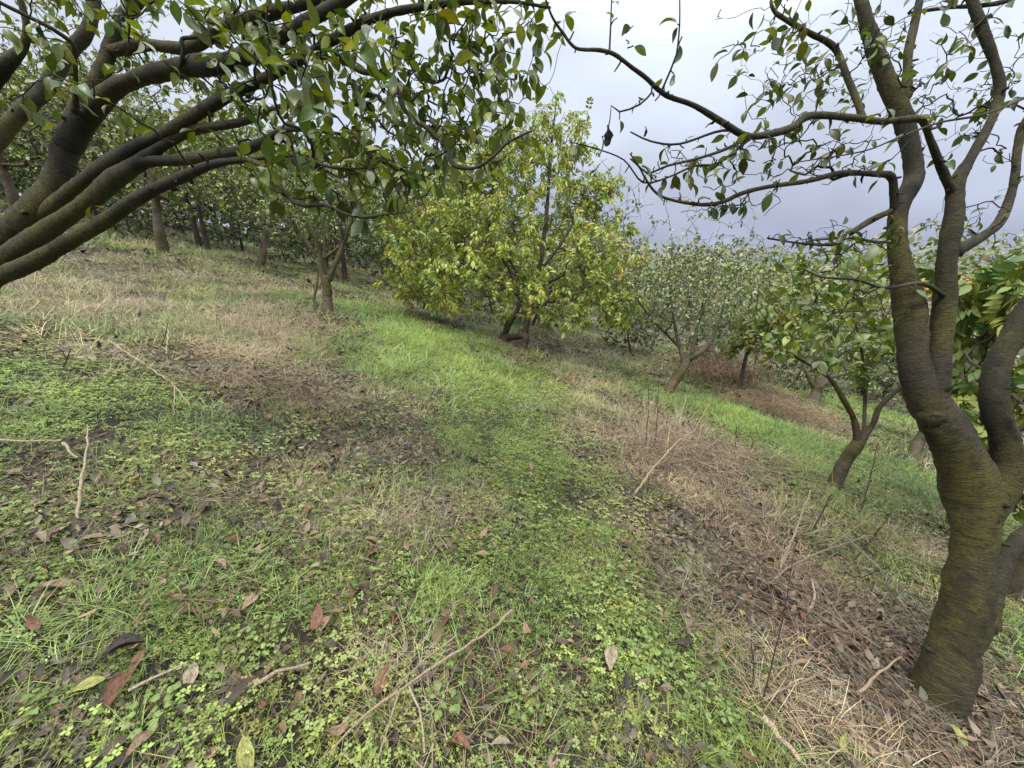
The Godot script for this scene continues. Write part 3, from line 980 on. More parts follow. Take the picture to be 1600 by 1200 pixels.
	sk.limb([Vector4(0.317, 2.167, -1.511, 0.0036), Vector4(0.321, 2.250, -1.536, 0.0028), Vector4(0.325, 2.350, -1.567, 0.0020)], 0.03)
	sk.limb([Vector4(0.476, 2.067, -1.543, 0.0031), Vector4(0.433, 2.025, -1.520, 0.0031), Vector4(0.364, 2.001, -1.512, 0.0031), Vector4(0.336, 2.021, -1.519, 0.0024), Vector4(0.332, 1.980, -1.506, 0.0024), Vector4(0.321, 1.924, -1.489, 0.0040)], 0.03)
	sk.limb([Vector4(1.794, 1.748, -1.958, 0.0209), Vector4(1.748, 1.855, -1.949, 0.0183), Vector4(1.711, 1.895, -1.940, 0.0163), Vector4(1.581, 1.894, -1.898, 0.0144), Vector4(1.408, 1.883, -1.842, 0.0126), Vector4(1.232, 1.841, -1.777, 0.0108), Vector4(1.033, 1.808, -1.715, 0.0091), Vector4(0.912, 1.778, -1.674, 0.0082), Vector4(0.825, 1.743, -1.643, 0.0074), Vector4(0.740, 1.728, -1.617, 0.0065), Vector4(0.638, 1.736, -1.599, 0.0056), Vector4(0.552, 1.756, -1.584, 0.0046), Vector4(0.502, 1.798, -1.576, 0.0036), Vector4(0.462, 1.849, -1.571, 0.0027), Vector4(0.432, 1.876, -1.579, 0.0026)], 0.035)
	sk.limb([Vector4(0.740, 1.728, -1.617, 0.0046), Vector4(0.760, 1.679, -1.592, 0.0037), Vector4(0.745, 1.613, -1.561, 0.0037), Vector4(0.706, 1.584, -1.542, 0.0028)], 0.03)
	sk.limb([Vector4(1.785, 1.754, -1.960, 0.0142), Vector4(1.661, 1.703, -1.923, 0.0125), Vector4(1.531, 1.638, -1.872, 0.0107), Vector4(1.445, 1.595, -1.828, 0.0078), Vector4(1.260, 1.598, -1.787, 0.0049), Vector4(1.093, 1.616, -1.751, 0.0040)], 0.035)
	sk.limb([Vector4(1.800, 1.611, -1.916, 0.0077), Vector4(1.672, 1.608, -1.873, 0.0067), Vector4(1.519, 1.622, -1.836, 0.0057), Vector4(1.316, 1.611, -1.791, 0.0039)], 0.035)
	sk.limb([Vector4(1.425, 2.076, -1.807, 0.0121), Vector4(1.411, 2.171, -1.857, 0.0121), Vector4(1.400, 2.244, -1.900, 0.0114), Vector4(1.361, 2.382, -1.964, 0.0106), Vector4(1.232, 2.435, -1.959, 0.0089), Vector4(1.099, 2.511, -1.982, 0.0073), Vector4(1.080, 2.562, -1.998, 0.0048)], 0.035)
	sk.limb([Vector4(1.232, 2.435, -1.959, 0.0065), Vector4(1.159, 2.461, -1.946, 0.0040), Vector4(1.098, 2.356, -1.883, 0.0032), Vector4(0.912, 2.329, -1.822, 0.0032), Vector4(0.851, 2.388, -1.819, 0.0023), Vector4(0.779, 2.458, -1.820, 0.0023)], 0.035)
	sk.limb([Vector4(1.865, 2.273, -2.140, 0.0232), Vector4(1.885, 2.394, -2.187, 0.0185), Vector4(1.898, 2.478, -2.223, 0.0175), Vector4(1.953, 2.637, -2.293, 0.0155), Vector4(2.005, 2.793, -2.361, 0.0136), Vector4(2.074, 3.034, -2.456, 0.0074)], 0.04)
	sk.limb([Vector4(2.160, 0.412, -1.529, 0.0806), Vector4(2.259, 0.593, -1.563, 0.0646), Vector4(2.252, 0.723, -1.593, 0.0526), Vector4(2.192, 0.880, -1.630, 0.0462), Vector4(2.189, 1.033, -1.677, 0.0428), Vector4(2.256, 1.185, -1.723, 0.0404), Vector4(2.334, 1.324, -1.766, 0.0362), Vector4(2.493, 1.518, -1.846, 0.0289), Vector4(2.670, 1.777, -1.967, 0.0205), Vector4(2.821, 2.053, -2.114, 0.0126), Vector4(3.008, 2.338, -2.243, 0.0046)], 0.04)
	sk.limb([Vector4(2.030, 1.569, -1.861, 0.0266), Vector4(2.166, 1.626, -1.900, 0.0200), Vector4(2.286, 1.702, -1.944, 0.0180), Vector4(2.375, 1.861, -2.014, 0.0161), Vector4(2.423, 2.038, -2.089, 0.0151), Vector4(2.473, 2.168, -2.139, 0.0132), Vector4(2.635, 2.409, -2.223, 0.0071), Vector4(2.818, 2.701, -2.354, 0.0031)], 0.04)
	sk.limb([Vector4(2.190, -0.073, -1.401, 0.0527), Vector4(2.311, 0.127, -1.483, 0.0396), Vector4(2.436, 0.228, -1.546, 0.0364), Vector4(2.692, 0.339, -1.632, 0.0294), Vector4(2.925, 0.619, -1.770, 0.0226), Vector4(3.100, 0.915, -1.913, 0.0140), Vector4(3.229, 1.162, -2.040, 0.0053)], 0.04)
	sk.limb([Vector4(1.966, 1.366, -1.778, 0.0089), Vector4(1.776, 1.430, -1.714, 0.0078), Vector4(1.555, 1.415, -1.647, 0.0061), Vector4(1.387, 1.450, -1.605, 0.0052), Vector4(1.208, 1.461, -1.557, 0.0035), Vector4(1.122, 1.492, -1.545, 0.0026)], 0.03)
	sk.limb([Vector4(1.555, 1.415, -1.647, 0.0044), Vector4(1.448, 1.340, -1.603, 0.0036), Vector4(1.378, 1.243, -1.553, 0.0027)], 0.03)
	sk.limb([Vector4(1.890, 2.095, -1.646, 0.0043), Vector4(1.677, 2.017, -1.580, 0.0044), Vector4(1.490, 1.980, -1.548, 0.0039), Vector4(1.320, 1.920, -1.509, 0.0033), Vector4(1.183, 1.872, -1.473, 0.0027), Vector4(0.943, 1.832, -1.440, 0.0022)], 0.035, -1)
	sk.limb([Vector4(2.870, 2.961, -2.643, 0.0156), Vector4(2.660, 2.878, -2.617, 0.0126), Vector4(2.380, 2.854, -2.610, 0.0094), Vector4(2.170, 2.827, -2.602, 0.0068)], 0.04, -1)
	grow_crown(sk, [
		[Vector3(1.237, 2.385, -1.996), Vector3(0.34, 0.24, 0.3), 80], [Vector3(1.963, 2.519, -2.298), Vector3(0.45, 0.35, 0.4), 90], [Vector3(2.375, 2.398, -2.261), Vector3(0.35, 0.4, 0.35), 90], [Vector3(1.347, 1.991, -1.875), Vector3(0.36, 0.18, 0.25), 80], [Vector3(1.111, 2.208, -1.837), Vector3(0.2, 0.2, 0.2), 40],
		[Vector3(0.725, 1.885, -1.634), Vector3(0.3, 0.1, 0.15), 44], [Vector3(0.875, 1.755, -1.646), Vector3(0.25, 0.1, 0.15), 26], [Vector3(1.417, 1.572, -1.800), Vector3(0.28, 0.14, 0.2), 60], [Vector3(1.387, 1.364, -1.631), Vector3(0.22, 0.14, 0.2), 34], [Vector3(2.312, 1.792, -2.076), Vector3(0.25, 0.25, 0.25), 22], [Vector3(0.982, 2.356, -1.883), Vector3(0.22, 0.15, 0.2), 14], [Vector3(2.238, 0.949, -1.609), Vector3(0.12, 0.2, 0.2), 8],
	], Vector3(1.950, 1.548, -1.897), 0.026, 0.26, 0.9, 0.1)
	sk.settle(0.0016, 2.5)
	short_spurs(sk, 0.0018, 0.022, 0.34, 0.026)
	stubs(sk, 0.012, 0.11, 0.1)
	wood(sk, root, 0.009, Color(0.047, 0.043, 0.028), 0.55, 0.16)
	var s := Scatter.new()
	leafing(sk, s, 0.0024, 0.28, 0.055, [Color(0.085, 0.125, 0.035), Color(0.1, 0.135, 0.05), Color(0.12, 0.15, 0.055), Color(0.18, 0.21, 0.06), Color(0.19, 0.22, 0.14), Color(0.06, 0.075, 0.035)], 0.55, root.position)
	hero_leaves(s, root, plum_near, 300)
	withered(root, Vector3(0.323, 1.957, -1.499), 0.06)
	withered(root, Vector3(0.471, 1.974, -1.567), 0.03)

func withered(root: Node3D, at: Vector3, long: float) -> void:
	var g := Geo.new()
	var pts := PackedVector3Array()
	var rr := PackedFloat32Array()
	for i in 9:
		var t := i / 8.0
		pts.append(at - root.position + Vector3(sin(t * 3.0) * 0.006, -long * t, cos(t * 4.0) * 0.004))
		rr.append(0.0015 + long * 0.2 * pow(sin(PI * clampf(t * 1.2 - 0.25, 0.02, 0.95)), 0.8) * rng.randf_range(0.75, 1.2))
	tube(g, pts, rr, 9, Color(0.03, 0.022, 0.02), 0.0, 0.45)
	part("withered_fruit", g.mesh(M["dry_wood"]), root)

func middle_trees() -> void:
	var silver := [Color(0.19, 0.24, 0.12), Color(0.24, 0.28, 0.16), Color(0.3, 0.33, 0.22), Color(0.15, 0.19, 0.08)]
	var plum_green := [Color(0.15, 0.2, 0.05), Color(0.19, 0.24, 0.065), Color(0.24, 0.28, 0.11), Color(0.11, 0.145, 0.045)]
	var yellow := [Color(0.39, 0.45, 0.085), Color(0.31, 0.4, 0.085), Color(0.47, 0.5, 0.11), Color(0.26, 0.34, 0.075), Color(0.42, 0.47, 0.16)]
	# the plum in the middle of the slope, with a thin sucker beside it
	var c := tree("plum_tree", "small vase-shaped plum tree in a ring of brown litter on the open slope", "tree", Vector3(-3.168, 0.717, -6.662), [
		[Vector4(-3.182, 0.703, -6.689, 0.0970), Vector4(-3.193, 0.935, -6.760, 0.0745), Vector4(-3.193, 1.126, -6.818, 0.0742), Vector4(-3.227, 1.295, -6.870, 0.0738)],
		[Vector4(-3.238, 1.273, -6.864, 0.0521), Vector4(-3.289, 1.464, -6.891, 0.0428), Vector4(-3.301, 1.726, -6.950, 0.0381), Vector4(-3.326, 1.982, -6.944, 0.0289), Vector4(-3.419, 2.236, -6.970, 0.0202)], [Vector4(-3.171, 1.273, -6.864, 0.0522), Vector4(-3.058, 1.485, -6.897, 0.0433), Vector4(-2.959, 1.727, -6.971, 0.0345), Vector4(-2.849, 2.011, -7.058, 0.0257), Vector4(-2.772, 2.253, -7.132, 0.0170)],
		[Vector4(-3.247, 1.294, -6.891, 0.0348), Vector4(-3.272, 1.623, -7.044, 0.0347), Vector4(-3.285, 2.001, -7.212, 0.0259), Vector4(-3.264, 2.384, -7.381, 0.0172)], [Vector4(-3.300, 1.622, -6.939, 0.0256), Vector4(-3.423, 1.827, -6.897, 0.0248), Vector4(-3.573, 2.077, -6.869, 0.0200), Vector4(-3.696, 2.219, -6.808, 0.0155)], [Vector4(-3.192, 1.676, -7.008, 0.0259), Vector4(-2.915, 1.906, -7.026, 0.0215), Vector4(-2.925, 2.190, -7.008, 0.0167)]],
		[[Vector3(-3.245, 2.516, -7.212), Vector3(1.15, 0.62, 1.1), 150], [Vector3(-4.008, 2.293, -7.039), Vector3(0.5, 0.35, 0.6), 36], [Vector3(-2.383, 2.397, -7.071), Vector3(0.4, 0.4, 0.5), 36], [Vector3(-3.300, 3.252, -7.437), Vector3(0.9, 0.4, 0.8), 60]],
		{"colors": plum_green, "leaf": 0.065, "per": 3.4, "thin": 0.007, "step": 0.11, "tip": 0.003, "moss": 0.45, "detail": 0.8, "mesh": plum_mid, "group": "plum trees of the orchard"})
	var sk := Skel.new()
	sk.limb([Vector4(-3.362, 0.744, -6.618, 0.0301), Vector4(-3.341, 0.890, -6.663, 0.0258), Vector4(-3.384, 0.963, -6.685, 0.0257), Vector4(-3.341, 1.151, -6.743, 0.0214), Vector4(-3.308, 1.360, -6.806, 0.0170)], 0.06, -1)
	sk.settle(0.003, 2.3)
	var g := Geo.new()
	for ch in sk.chains():
		var pts := PackedVector3Array()
		var rr := PackedFloat32Array()
		for i in ch:
			pts.append(sk.pos[i] - c.position)
			rr.append(sk.rad[i])
		tube(g, pts, rr, 7, Color(0.13, 0.115, 0.09), 0.1, 0.2)
	part("sucker_stem", g.mesh(M["bark_far"]), c)
	# the walnut
	tree("walnut_tree", "tall round walnut tree in yellow-green autumn leaf behind the open strip", "tree", Vector3(0.266, -0.131, -7.835), [
		[Vector4(0.237, -0.142, -7.759, 0.0808), Vector4(0.263, 0.135, -7.844, 0.0633), Vector4(0.316, 0.462, -7.944, 0.0629), Vector4(0.448, 0.953, -8.094, 0.0566), Vector4(0.566, 1.457, -8.248, 0.0502), Vector4(0.658, 2.086, -8.440, 0.0436), Vector4(0.737, 2.842, -8.671, 0.0370), Vector4(0.790, 3.723, -8.941, 0.0254), Vector4(0.895, 4.605, -9.210, 0.0146), Vector4(0.948, 4.957, -9.318, 0.0095)],
		[Vector4(-0.180, 0.039, -8.233, 0.0786), Vector4(-0.082, 0.305, -8.209, 0.0655), Vector4(0.041, 0.500, -8.164, 0.0586), Vector4(0.160, 0.819, -8.157, 0.0518), Vector4(0.000, 1.331, -8.209, 0.0393), Vector4(-0.390, 1.955, -8.295, 0.0271)], [Vector4(0.553, 1.394, -8.228, 0.0335), Vector4(0.910, 1.830, -8.257, 0.0271), Vector4(1.283, 2.440, -8.339, 0.0208), Vector4(1.476, 3.053, -8.527, 0.0152)], [Vector4(0.474, 1.079, -8.132, 0.0338), Vector4(1.013, 1.337, -7.897, 0.0268), Vector4(1.625, 1.698, -7.903, 0.0155)], [Vector4(0.200, 0.882, -8.177, 0.0345), Vector4(-0.520, 1.333, -8.105, 0.0276), Vector4(-1.283, 1.703, -8.114, 0.0160)], [Vector4(0.658, 2.086, -8.440, 0.0327), Vector4(0.263, 2.842, -8.671, 0.0265), Vector4(-0.132, 3.597, -8.902, 0.0205)]],
		[[Vector3(0.000, 1.709, -8.325), Vector3(2.6, 1.25, 1.8), 330], [Vector3(0.658, 3.094, -8.748), Vector3(1.4, 1.05, 1.2), 130], [Vector3(0.843, 4.227, -9.095), Vector3(0.75, 0.8, 0.6), 50], [Vector3(1.053, 3.471, -8.864), Vector3(0.65, 1.1, 0.5), 36], [Vector3(-1.560, 2.079, -8.333), Vector3(1.2, 1.1, 1.1), 120], [Vector3(1.773, 1.458, -7.935), Vector3(0.9, 0.9, 0.9), 80], [Vector3(-0.547, 3.285, -9.120), Vector3(1.1, 0.95, 0.8), 90], [Vector3(-1.147, 2.876, -8.891), Vector3(1.15, 0.95, 0.8), 100], [Vector3(-2.133, 1.711, -8.430), Vector3(0.8, 0.9, 0.8), 70], [Vector3(-0.899, 3.545, -9.304), Vector3(0.95, 0.7, 0.7), 80], [Vector3(1.755, 2.576, -8.485), Vector3(0.85, 1.0, 0.7), 90], [Vector3(0.135, 3.909, -9.206), Vector3(0.9, 0.7, 0.7), 50], [Vector3(1.125, 0.801, -7.629), Vector3(1.4, 0.5, 0.9), 90], [Vector3(-1.580, 1.079, -8.132), Vector3(1.0, 0.5, 0.7), 70], [Vector3(2.190, 0.878, -7.443), Vector3(0.5, 0.5, 0.6), 30]],
		{"colors": yellow, "leaf": 0.215, "per": 1.35, "thin": 0.013, "step": 0.16, "tip": 0.0045, "wander": 0.1, "mesh": walnut_mesh[0], "droop": 0.5, "moss": 0.1, "tint": Color(0.1, 0.085, 0.065), "lift": 0.3})
	# a sparse plum leaning right
	tree("plum_tree", "leaning plum tree with thin silvery leaf and bare upright shoots, right of the walnut", "tree", Vector3(2.713, -0.640, -6.352), [
		[Vector4(2.755, -0.724, -6.493, 0.0992), Vector4(2.858, -0.528, -6.554, 0.0800), Vector4(2.996, -0.342, -6.610, 0.0795), Vector4(3.121, -0.134, -6.674, 0.0743)],
		[Vector4(3.087, -0.178, -6.661, 0.0512), Vector4(3.025, 0.087, -6.783, 0.0375), Vector4(2.910, 0.582, -6.935, 0.0234), Vector4(2.849, 1.240, -7.188, 0.0186), Vector4(2.917, 1.796, -7.410, 0.0092)], [Vector4(3.144, -0.090, -6.687, 0.0556), Vector4(3.343, 0.054, -6.669, 0.0454), Vector4(3.536, 0.271, -6.735, 0.0269), Vector4(3.695, 0.650, -6.851, 0.0177), Vector4(3.797, 1.029, -6.967, 0.0087)], [Vector4(3.201, -0.025, -6.707, 0.0370), Vector4(3.287, 0.487, -6.801, 0.0227), Vector4(3.431, 1.033, -6.916, 0.0132), Vector4(3.462, 1.463, -6.995, 0.0086)], [Vector4(3.343, 0.054, -6.669, 0.0318), Vector4(3.685, 0.182, -6.603, 0.0263), Vector4(4.070, 0.412, -6.569, 0.0168)], [Vector4(2.990, 0.142, -6.800, 0.0281), Vector4(2.493, 0.596, -6.834, 0.0234), Vector4(2.122, 1.036, -6.864, 0.0185)]],
		[[Vector3(3.060, 1.138, -7.000), Vector3(1.15, 0.85, 1.0), 330], [Vector3(2.310, 1.043, -6.762), Vector3(0.55, 0.5, 0.6), 90], [Vector3(3.967, 1.138, -7.000), Vector3(0.45, 0.6, 0.6), 50]],
		{"colors": silver, "leaf": 0.062, "per": 3.0, "thin": 0.007, "step": 0.1, "tip": 0.0026, "moss": 0.3, "mesh": plum_mid, "group": "plum trees of the orchard", "shoots": [Vector3(2.800, 2.600, -7.656), Vector3(3.013, 2.694, -7.580), Vector3(3.287, 2.438, -7.398), Vector3(3.513, 2.276, -7.348), Vector3(2.530, 2.287, -7.456), Vector3(3.853, 2.200, -7.325), Vector3(4.076, 2.318, -7.256), Vector3(4.307, 1.983, -7.258), Vector3(4.477, 1.896, -7.232), Vector3(2.153, 1.896, -7.232), Vector3(3.254, 2.310, -7.672), Vector3(3.575, 2.011, -7.058)]})
	# the small dark-stemmed one downhill
	tree("plum_tree", "small dark-stemmed tree with broad pale leaves, just left of the big forked trunk", "tree", Vector3(3.373, -0.709, -3.523), [
		[Vector4(3.380, -0.750, -3.537, 0.0652), Vector4(3.447, -0.570, -3.592, 0.0535), Vector4(3.542, -0.402, -3.643, 0.0509), Vector4(3.656, -0.261, -3.686, 0.0504)],
		[Vector4(3.643, -0.280, -3.680, 0.0344), Vector4(3.560, -0.020, -3.718, 0.0298), Vector4(3.410, 0.188, -3.729, 0.0252), Vector4(3.231, 0.409, -3.745, 0.0207), Vector4(2.984, 0.558, -3.738, 0.0139), Vector4(2.755, 0.680, -3.723, 0.0093)], [Vector4(3.676, -0.248, -3.690, 0.0343), Vector4(3.807, -0.084, -3.751, 0.0273), Vector4(3.861, 0.058, -3.794, 0.0226), Vector4(4.064, 0.251, -3.853, 0.0199), Vector4(4.354, 0.413, -3.903, 0.0129)], [Vector4(3.703, -0.196, -3.706, 0.0206), Vector4(3.765, 0.040, -3.841, 0.0186), Vector4(3.772, 0.301, -3.921, 0.0139), Vector4(3.724, 0.693, -4.041, 0.0116), Vector4(3.622, 1.085, -4.161, 0.0094)], [Vector4(3.231, 0.409, -3.745, 0.0138), Vector4(3.144, 0.743, -3.794, 0.0114), Vector4(3.072, 1.116, -3.856, 0.0089)]],
		[[Vector3(3.292, 0.975, -3.970), Vector3(0.72, 0.55, 0.6), 95], [Vector3(2.893, 0.857, -3.882), Vector3(0.42, 0.4, 0.45), 40], [Vector3(3.800, 0.713, -3.942), Vector3(0.4, 0.4, 0.5), 40], [Vector3(3.333, 1.478, -4.176), Vector3(0.5, 0.35, 0.4), 30]],
		{"colors": [Color(0.19, 0.26, 0.06), Color(0.25, 0.31, 0.1), Color(0.15, 0.21, 0.07), Color(0.32, 0.37, 0.09), Color(0.26, 0.3, 0.17)], "leaf": 0.115, "per": 1.7, "thin": 0.0065, "step": 0.09, "tip": 0.0024, "moss": 0.35, "detail": 0.9, "mesh": plum_near[0], "tint": Color(0.085, 0.07, 0.05)})
	tree("plum_tree", "short dark-stemmed plum tree in the far grass behind the big forked trunk", "tree", Vector3(7.039, -1.666, -6.064), [
		[Vector4(7.095, -1.724, -6.125, 0.0945), Vector4(7.185, -1.518, -6.188, 0.0761), Vector4(7.321, -1.301, -6.254, 0.0648)], [Vector4(7.321, -1.334, -6.244, 0.0468), Vector4(7.503, -0.922, -6.370, 0.0357), Vector4(7.707, -0.380, -6.536, 0.0247)], [Vector4(7.299, -1.334, -6.244, 0.0432), Vector4(7.140, -0.922, -6.370, 0.0328), Vector4(7.027, -0.380, -6.536, 0.0221)]],
		[[Vector3(7.480, -0.055, -6.635), Vector3(1.2, 0.9, 1.0), 130]],
		{"colors": plum_green, "leaf": 0.07, "per": 2.0, "thin": 0.007, "step": 0.13, "tip": 0.004, "moss": 0.3, "group": "plum trees of the orchard"})
	# pruned plum with bare stems by the dark bush
	tree("plum_tree", "low pruned plum tree with several bare grey stems beside the dark bush", "tree", Vector3(6.769, -1.467, -8.091), [
		[Vector4(6.815, -1.529, -8.171, 0.1251), Vector4(6.873, -1.293, -8.244, 0.0989), Vector4(6.917, -1.113, -8.299, 0.0883)], [Vector4(6.873, -1.155, -8.286, 0.0520), Vector4(6.699, -0.836, -8.383, 0.0367), Vector4(6.525, -0.489, -8.489, 0.0264), Vector4(6.380, -0.073, -8.617, 0.0212)], [Vector4(6.917, -1.127, -8.294, 0.0571), Vector4(6.902, -0.766, -8.405, 0.0416), Vector4(6.844, -0.350, -8.532, 0.0260)], [Vector4(6.960, -1.127, -8.294, 0.0570), Vector4(7.221, -0.905, -8.362, 0.0410), Vector4(7.612, -0.808, -8.392, 0.0301), Vector4(8.120, -0.766, -8.405, 0.0196)], [Vector4(6.960, -1.099, -8.303, 0.0466), Vector4(7.177, -0.628, -8.447, 0.0308), Vector4(7.395, -0.212, -8.574, 0.0203)]],
		[[Vector3(6.960, -0.073, -8.617), Vector3(1.1, 0.6, 0.9), 110]],
		{"colors": silver, "leaf": 0.07, "per": 1.3, "thin": 0.006, "step": 0.14, "tip": 0.0035, "moss": 0.1, "tint": Color(0.19, 0.17, 0.14), "group": "plum trees of the orchard"})
	# young walnuts with large leaves
	var wb := on_ground(3.75, -2.3)
	tree("walnut_tree", "young walnut tree with large yellow-green leaves close behind the big right trunk", "tree", wb, [
		[Vector4(wb.x, wb.y, wb.z, 0.045), Vector4(wb.x - 0.05, wb.y + 0.9, wb.z, 0.035), Vector4(wb.x - 0.02, wb.y + 1.8, wb.z - 0.05, 0.022), Vector4(wb.x - 0.06, wb.y + 2.5, wb.z, 0.01)]],
		[[Vector3(4.267, 0.768, -3.123), Vector3(0.62, 0.75, 0.55), 60], [Vector3(4.180, 1.219, -3.365), Vector3(0.4, 0.4, 0.4), 26], [Vector3(3.900, 0.049, -2.693), Vector3(0.3, 0.4, 0.35), 20], [Vector3(3.849, 0.594, -2.965), Vector3(0.3, 0.4, 0.3), 16]],
		{"colors": [Color(0.2, 0.27, 0.06), Color(0.16, 0.23, 0.05), Color(0.25, 0.3, 0.08), Color(0.12, 0.18, 0.045), Color(0.3, 0.32, 0.07)], "leaf": 0.25, "per": 1.9, "thin": 0.009, "step": 0.14, "tip": 0.004, "mesh": walnut_mesh[1], "droop": 0.35, "lift": 0.5, "tint": Color(0.12, 0.11, 0.08), "moss": 0.1})
	var wc := Vector3(4.260, -0.928, -5.940)
	wc.z -= 0.9
	wc.y = height(wc.x, wc.z)
	tree("walnut_tree", "young walnut tree with drooping pale yellow leaves beyond the straw heap", "tree", wc, [
		[Vector4(wc.x, wc.y, wc.z, 0.04), Vector4(wc.x, wc.y + 0.8, wc.z, 0.03), Vector4(wc.x + 0.05, wc.y + 1.5, wc.z, 0.02), Vector4(wc.x, wc.y + 2.1, wc.z, 0.01)]],
		[[Vector3(4.543, 0.582, -6.935), Vector3(0.75, 0.6, 0.7), 70], [Vector3(5.133, 0.904, -7.138), Vector3(0.6, 0.5, 0.5), 40]],
		{"colors": [Color(0.2, 0.24, 0.06), Color(0.25, 0.27, 0.08), Color(0.16, 0.2, 0.07)], "leaf": 0.27, "per": 1.2, "thin": 0.009, "step": 0.14, "tip": 0.004, "mesh": walnut_mesh[0], "droop": 0.4, "lift": 0.4, "tint": Color(0.12, 0.11, 0.08), "moss": 0.1})

func upright(base: Vector3, tall: float, r: float, lean: Vector3) -> Array:
	var out := []
	for i in 5:
		var t := i / 4.0
		var p := base + Vector3(lean.x * t, tall * t, lean.z * t) + Vector3(rng.randfn(), 0, rng.randfn()) * 0.03 * tall * t
		out.append(Vector4(p.x, p.y, p.z, r * (1.0 - 0.6 * t)))
	return out

func background_trees() -> void:
	var dull := [Color(0.21, 0.26, 0.07), Color(0.27, 0.31, 0.09), Color(0.33, 0.36, 0.16), Color(0.15, 0.19, 0.055)]
	var dark := [Color(0.07, 0.1, 0.035), Color(0.095, 0.13, 0.045), Color(0.13, 0.165, 0.075), Color(0.055, 0.075, 0.027)]
	var grey := [Color(0.24, 0.28, 0.15), Color(0.31, 0.34, 0.2), Color(0.18, 0.22, 0.1)]
	var brown := [Color(0.2, 0.17, 0.07), Color(0.15, 0.16, 0.06), Color(0.24, 0.2, 0.09), Color(0.11, 0.13, 0.045)]
	var b := Vector3(-7.970, 1.788, -9.280)
	var t1 := tree("plum_tree", "plum tree with a straight pale trunk at the head of the dry slope", "tree", b, [upright(b - Vector3(0, 0.05, 0), 1.9, 0.11, Vector3(0.1, 0, 0)), [Vector4(-7.920, 2.995, -9.659, 0.0335), Vector4(-8.338, 3.394, -9.676, 0.0275), Vector4(-8.743, 3.715, -9.670, 0.0176)], [Vector4(-7.891, 3.065, -9.680, 0.0334), Vector4(-7.333, 3.556, -9.831, 0.0290), Vector4(-6.747, 3.836, -9.916, 0.0196)]],
		[[Vector3(-7.883, 4.605, -9.942), Vector3(2.7, 1.5, 1.8), 380], [Vector3(-6.580, 3.194, -9.302), Vector3(1.6, 0.5, 1.2), 80], [Vector3(-9.747, 3.646, -9.649), Vector3(1.2, 0.6, 1.0), 60]], {"colors": dull, "leaf": 0.095, "per": 3.3, "thin": 0.009, "step": 0.17, "tip": 0.0045, "moss": 0.3, "group": "plum trees of the orchard"})
	b = Vector3(-10.415, 2.103, -13.575)
	var t2 := tree("plum_tree", "dark-trunked plum tree, the left one of two close together at the head of the slope", "tree", b, [upright(b - Vector3(0, 0.05, 0), 2.2, 0.085, Vector3(0, 0, 0))],
		[[Vector3(-9.870, 4.544, -14.106), Vector3(2.4, 1.5, 1.8), 230]], {"colors": dull + dark, "leaf": 0.115, "per": 3.2, "thin": 0.01, "step": 0.22, "tip": 0.006, "moss": 0.1, "tint": Color(0.08, 0.07, 0.055), "group": "plum trees of the orchard"})
	placed_copy(t2, "plum_tree", "dark-trunked plum tree, the right one of two close together at the head of the slope", Vector3(-9.622, 1.938, -12.870), 2.1, Vector3(0.9, 0.85, 0.9), "plum trees of the orchard")
	b = Vector3(-6.921, 1.510, -11.024)
	placed_copy(t1, "plum_tree", "leaning plum tree in the back row right of the two dark trunks", b, 1.2, Vector3(0.95, 0.9, 0.95), "plum trees of the orchard").rotation.z = -0.32
	b = Vector3(-5.100, 1.042, -12.168)
	placed_copy(t2, "plum_tree", "dark plum tree standing close behind the small vase-shaped one", b, 4.0, Vector3(1.0, 0.85, 1.0), "plum trees of the orchard")
	# rows further back on the left, their crowns one above another
	var far := [[-11.5, -17.0, 0.3, 1.25, "broad plum tree behind the pale straight trunk"], [-7.0, -17.5, 2.7, 1.2, "plum tree in the second row, behind the leaning back-row tree"], [-16.0, -13.5, 1.0, 1.3, "plum tree on the brow of the slope at its left end"], [-3.0, -16.0, 5.0, 1.15, "plum tree in the second row, left of the walnut"], [-19.0, -20.0, 3.4, 1.5, "tall plum tree furthest up the brow on the left"], [-12.5, -23.0, 0.9, 1.6, "tall plum tree in the third row behind the two dark trunks"], [-5.0, -22.5, 4.4, 1.5, "tall plum tree in the third row, seen over the small vase-shaped tree"]]
	for q in far:
		placed_copy(t1 if q[2] > 2.0 else t2, "plum_tree", q[4], on_ground(q[0], q[1]), q[2], Vector3.ONE * q[3], "plum trees of the orchard")
	b = Vector3(-13.058, 2.775, -11.029)
	tree("plum_tree", "tall plum tree on the brow at the far left, seen between the sweeping limbs", "tree", b, [upright(b - Vector3(0, 0.05, 0), 2.4, 0.12, Vector3(0.3, 0, 0.2))],
		[[Vector3(-12.033, 6.142, -11.353), Vector3(3.2, 2.4, 2.0), 330], [Vector3(-8.075, 6.602, -10.448), Vector3(2.4, 1.3, 1.6), 150], [Vector3(-14.250, 5.082, -11.029), Vector3(2.0, 1.6, 1.6), 90]], {"colors": dull, "leaf": 0.1, "per": 3.0, "thin": 0.01, "step": 0.2, "tip": 0.005, "moss": 0.2, "group": "plum trees of the orchard"})
	# dark undergrowth: bushes with leaf down to the ground
	b = on_ground(0.6, -11.0)
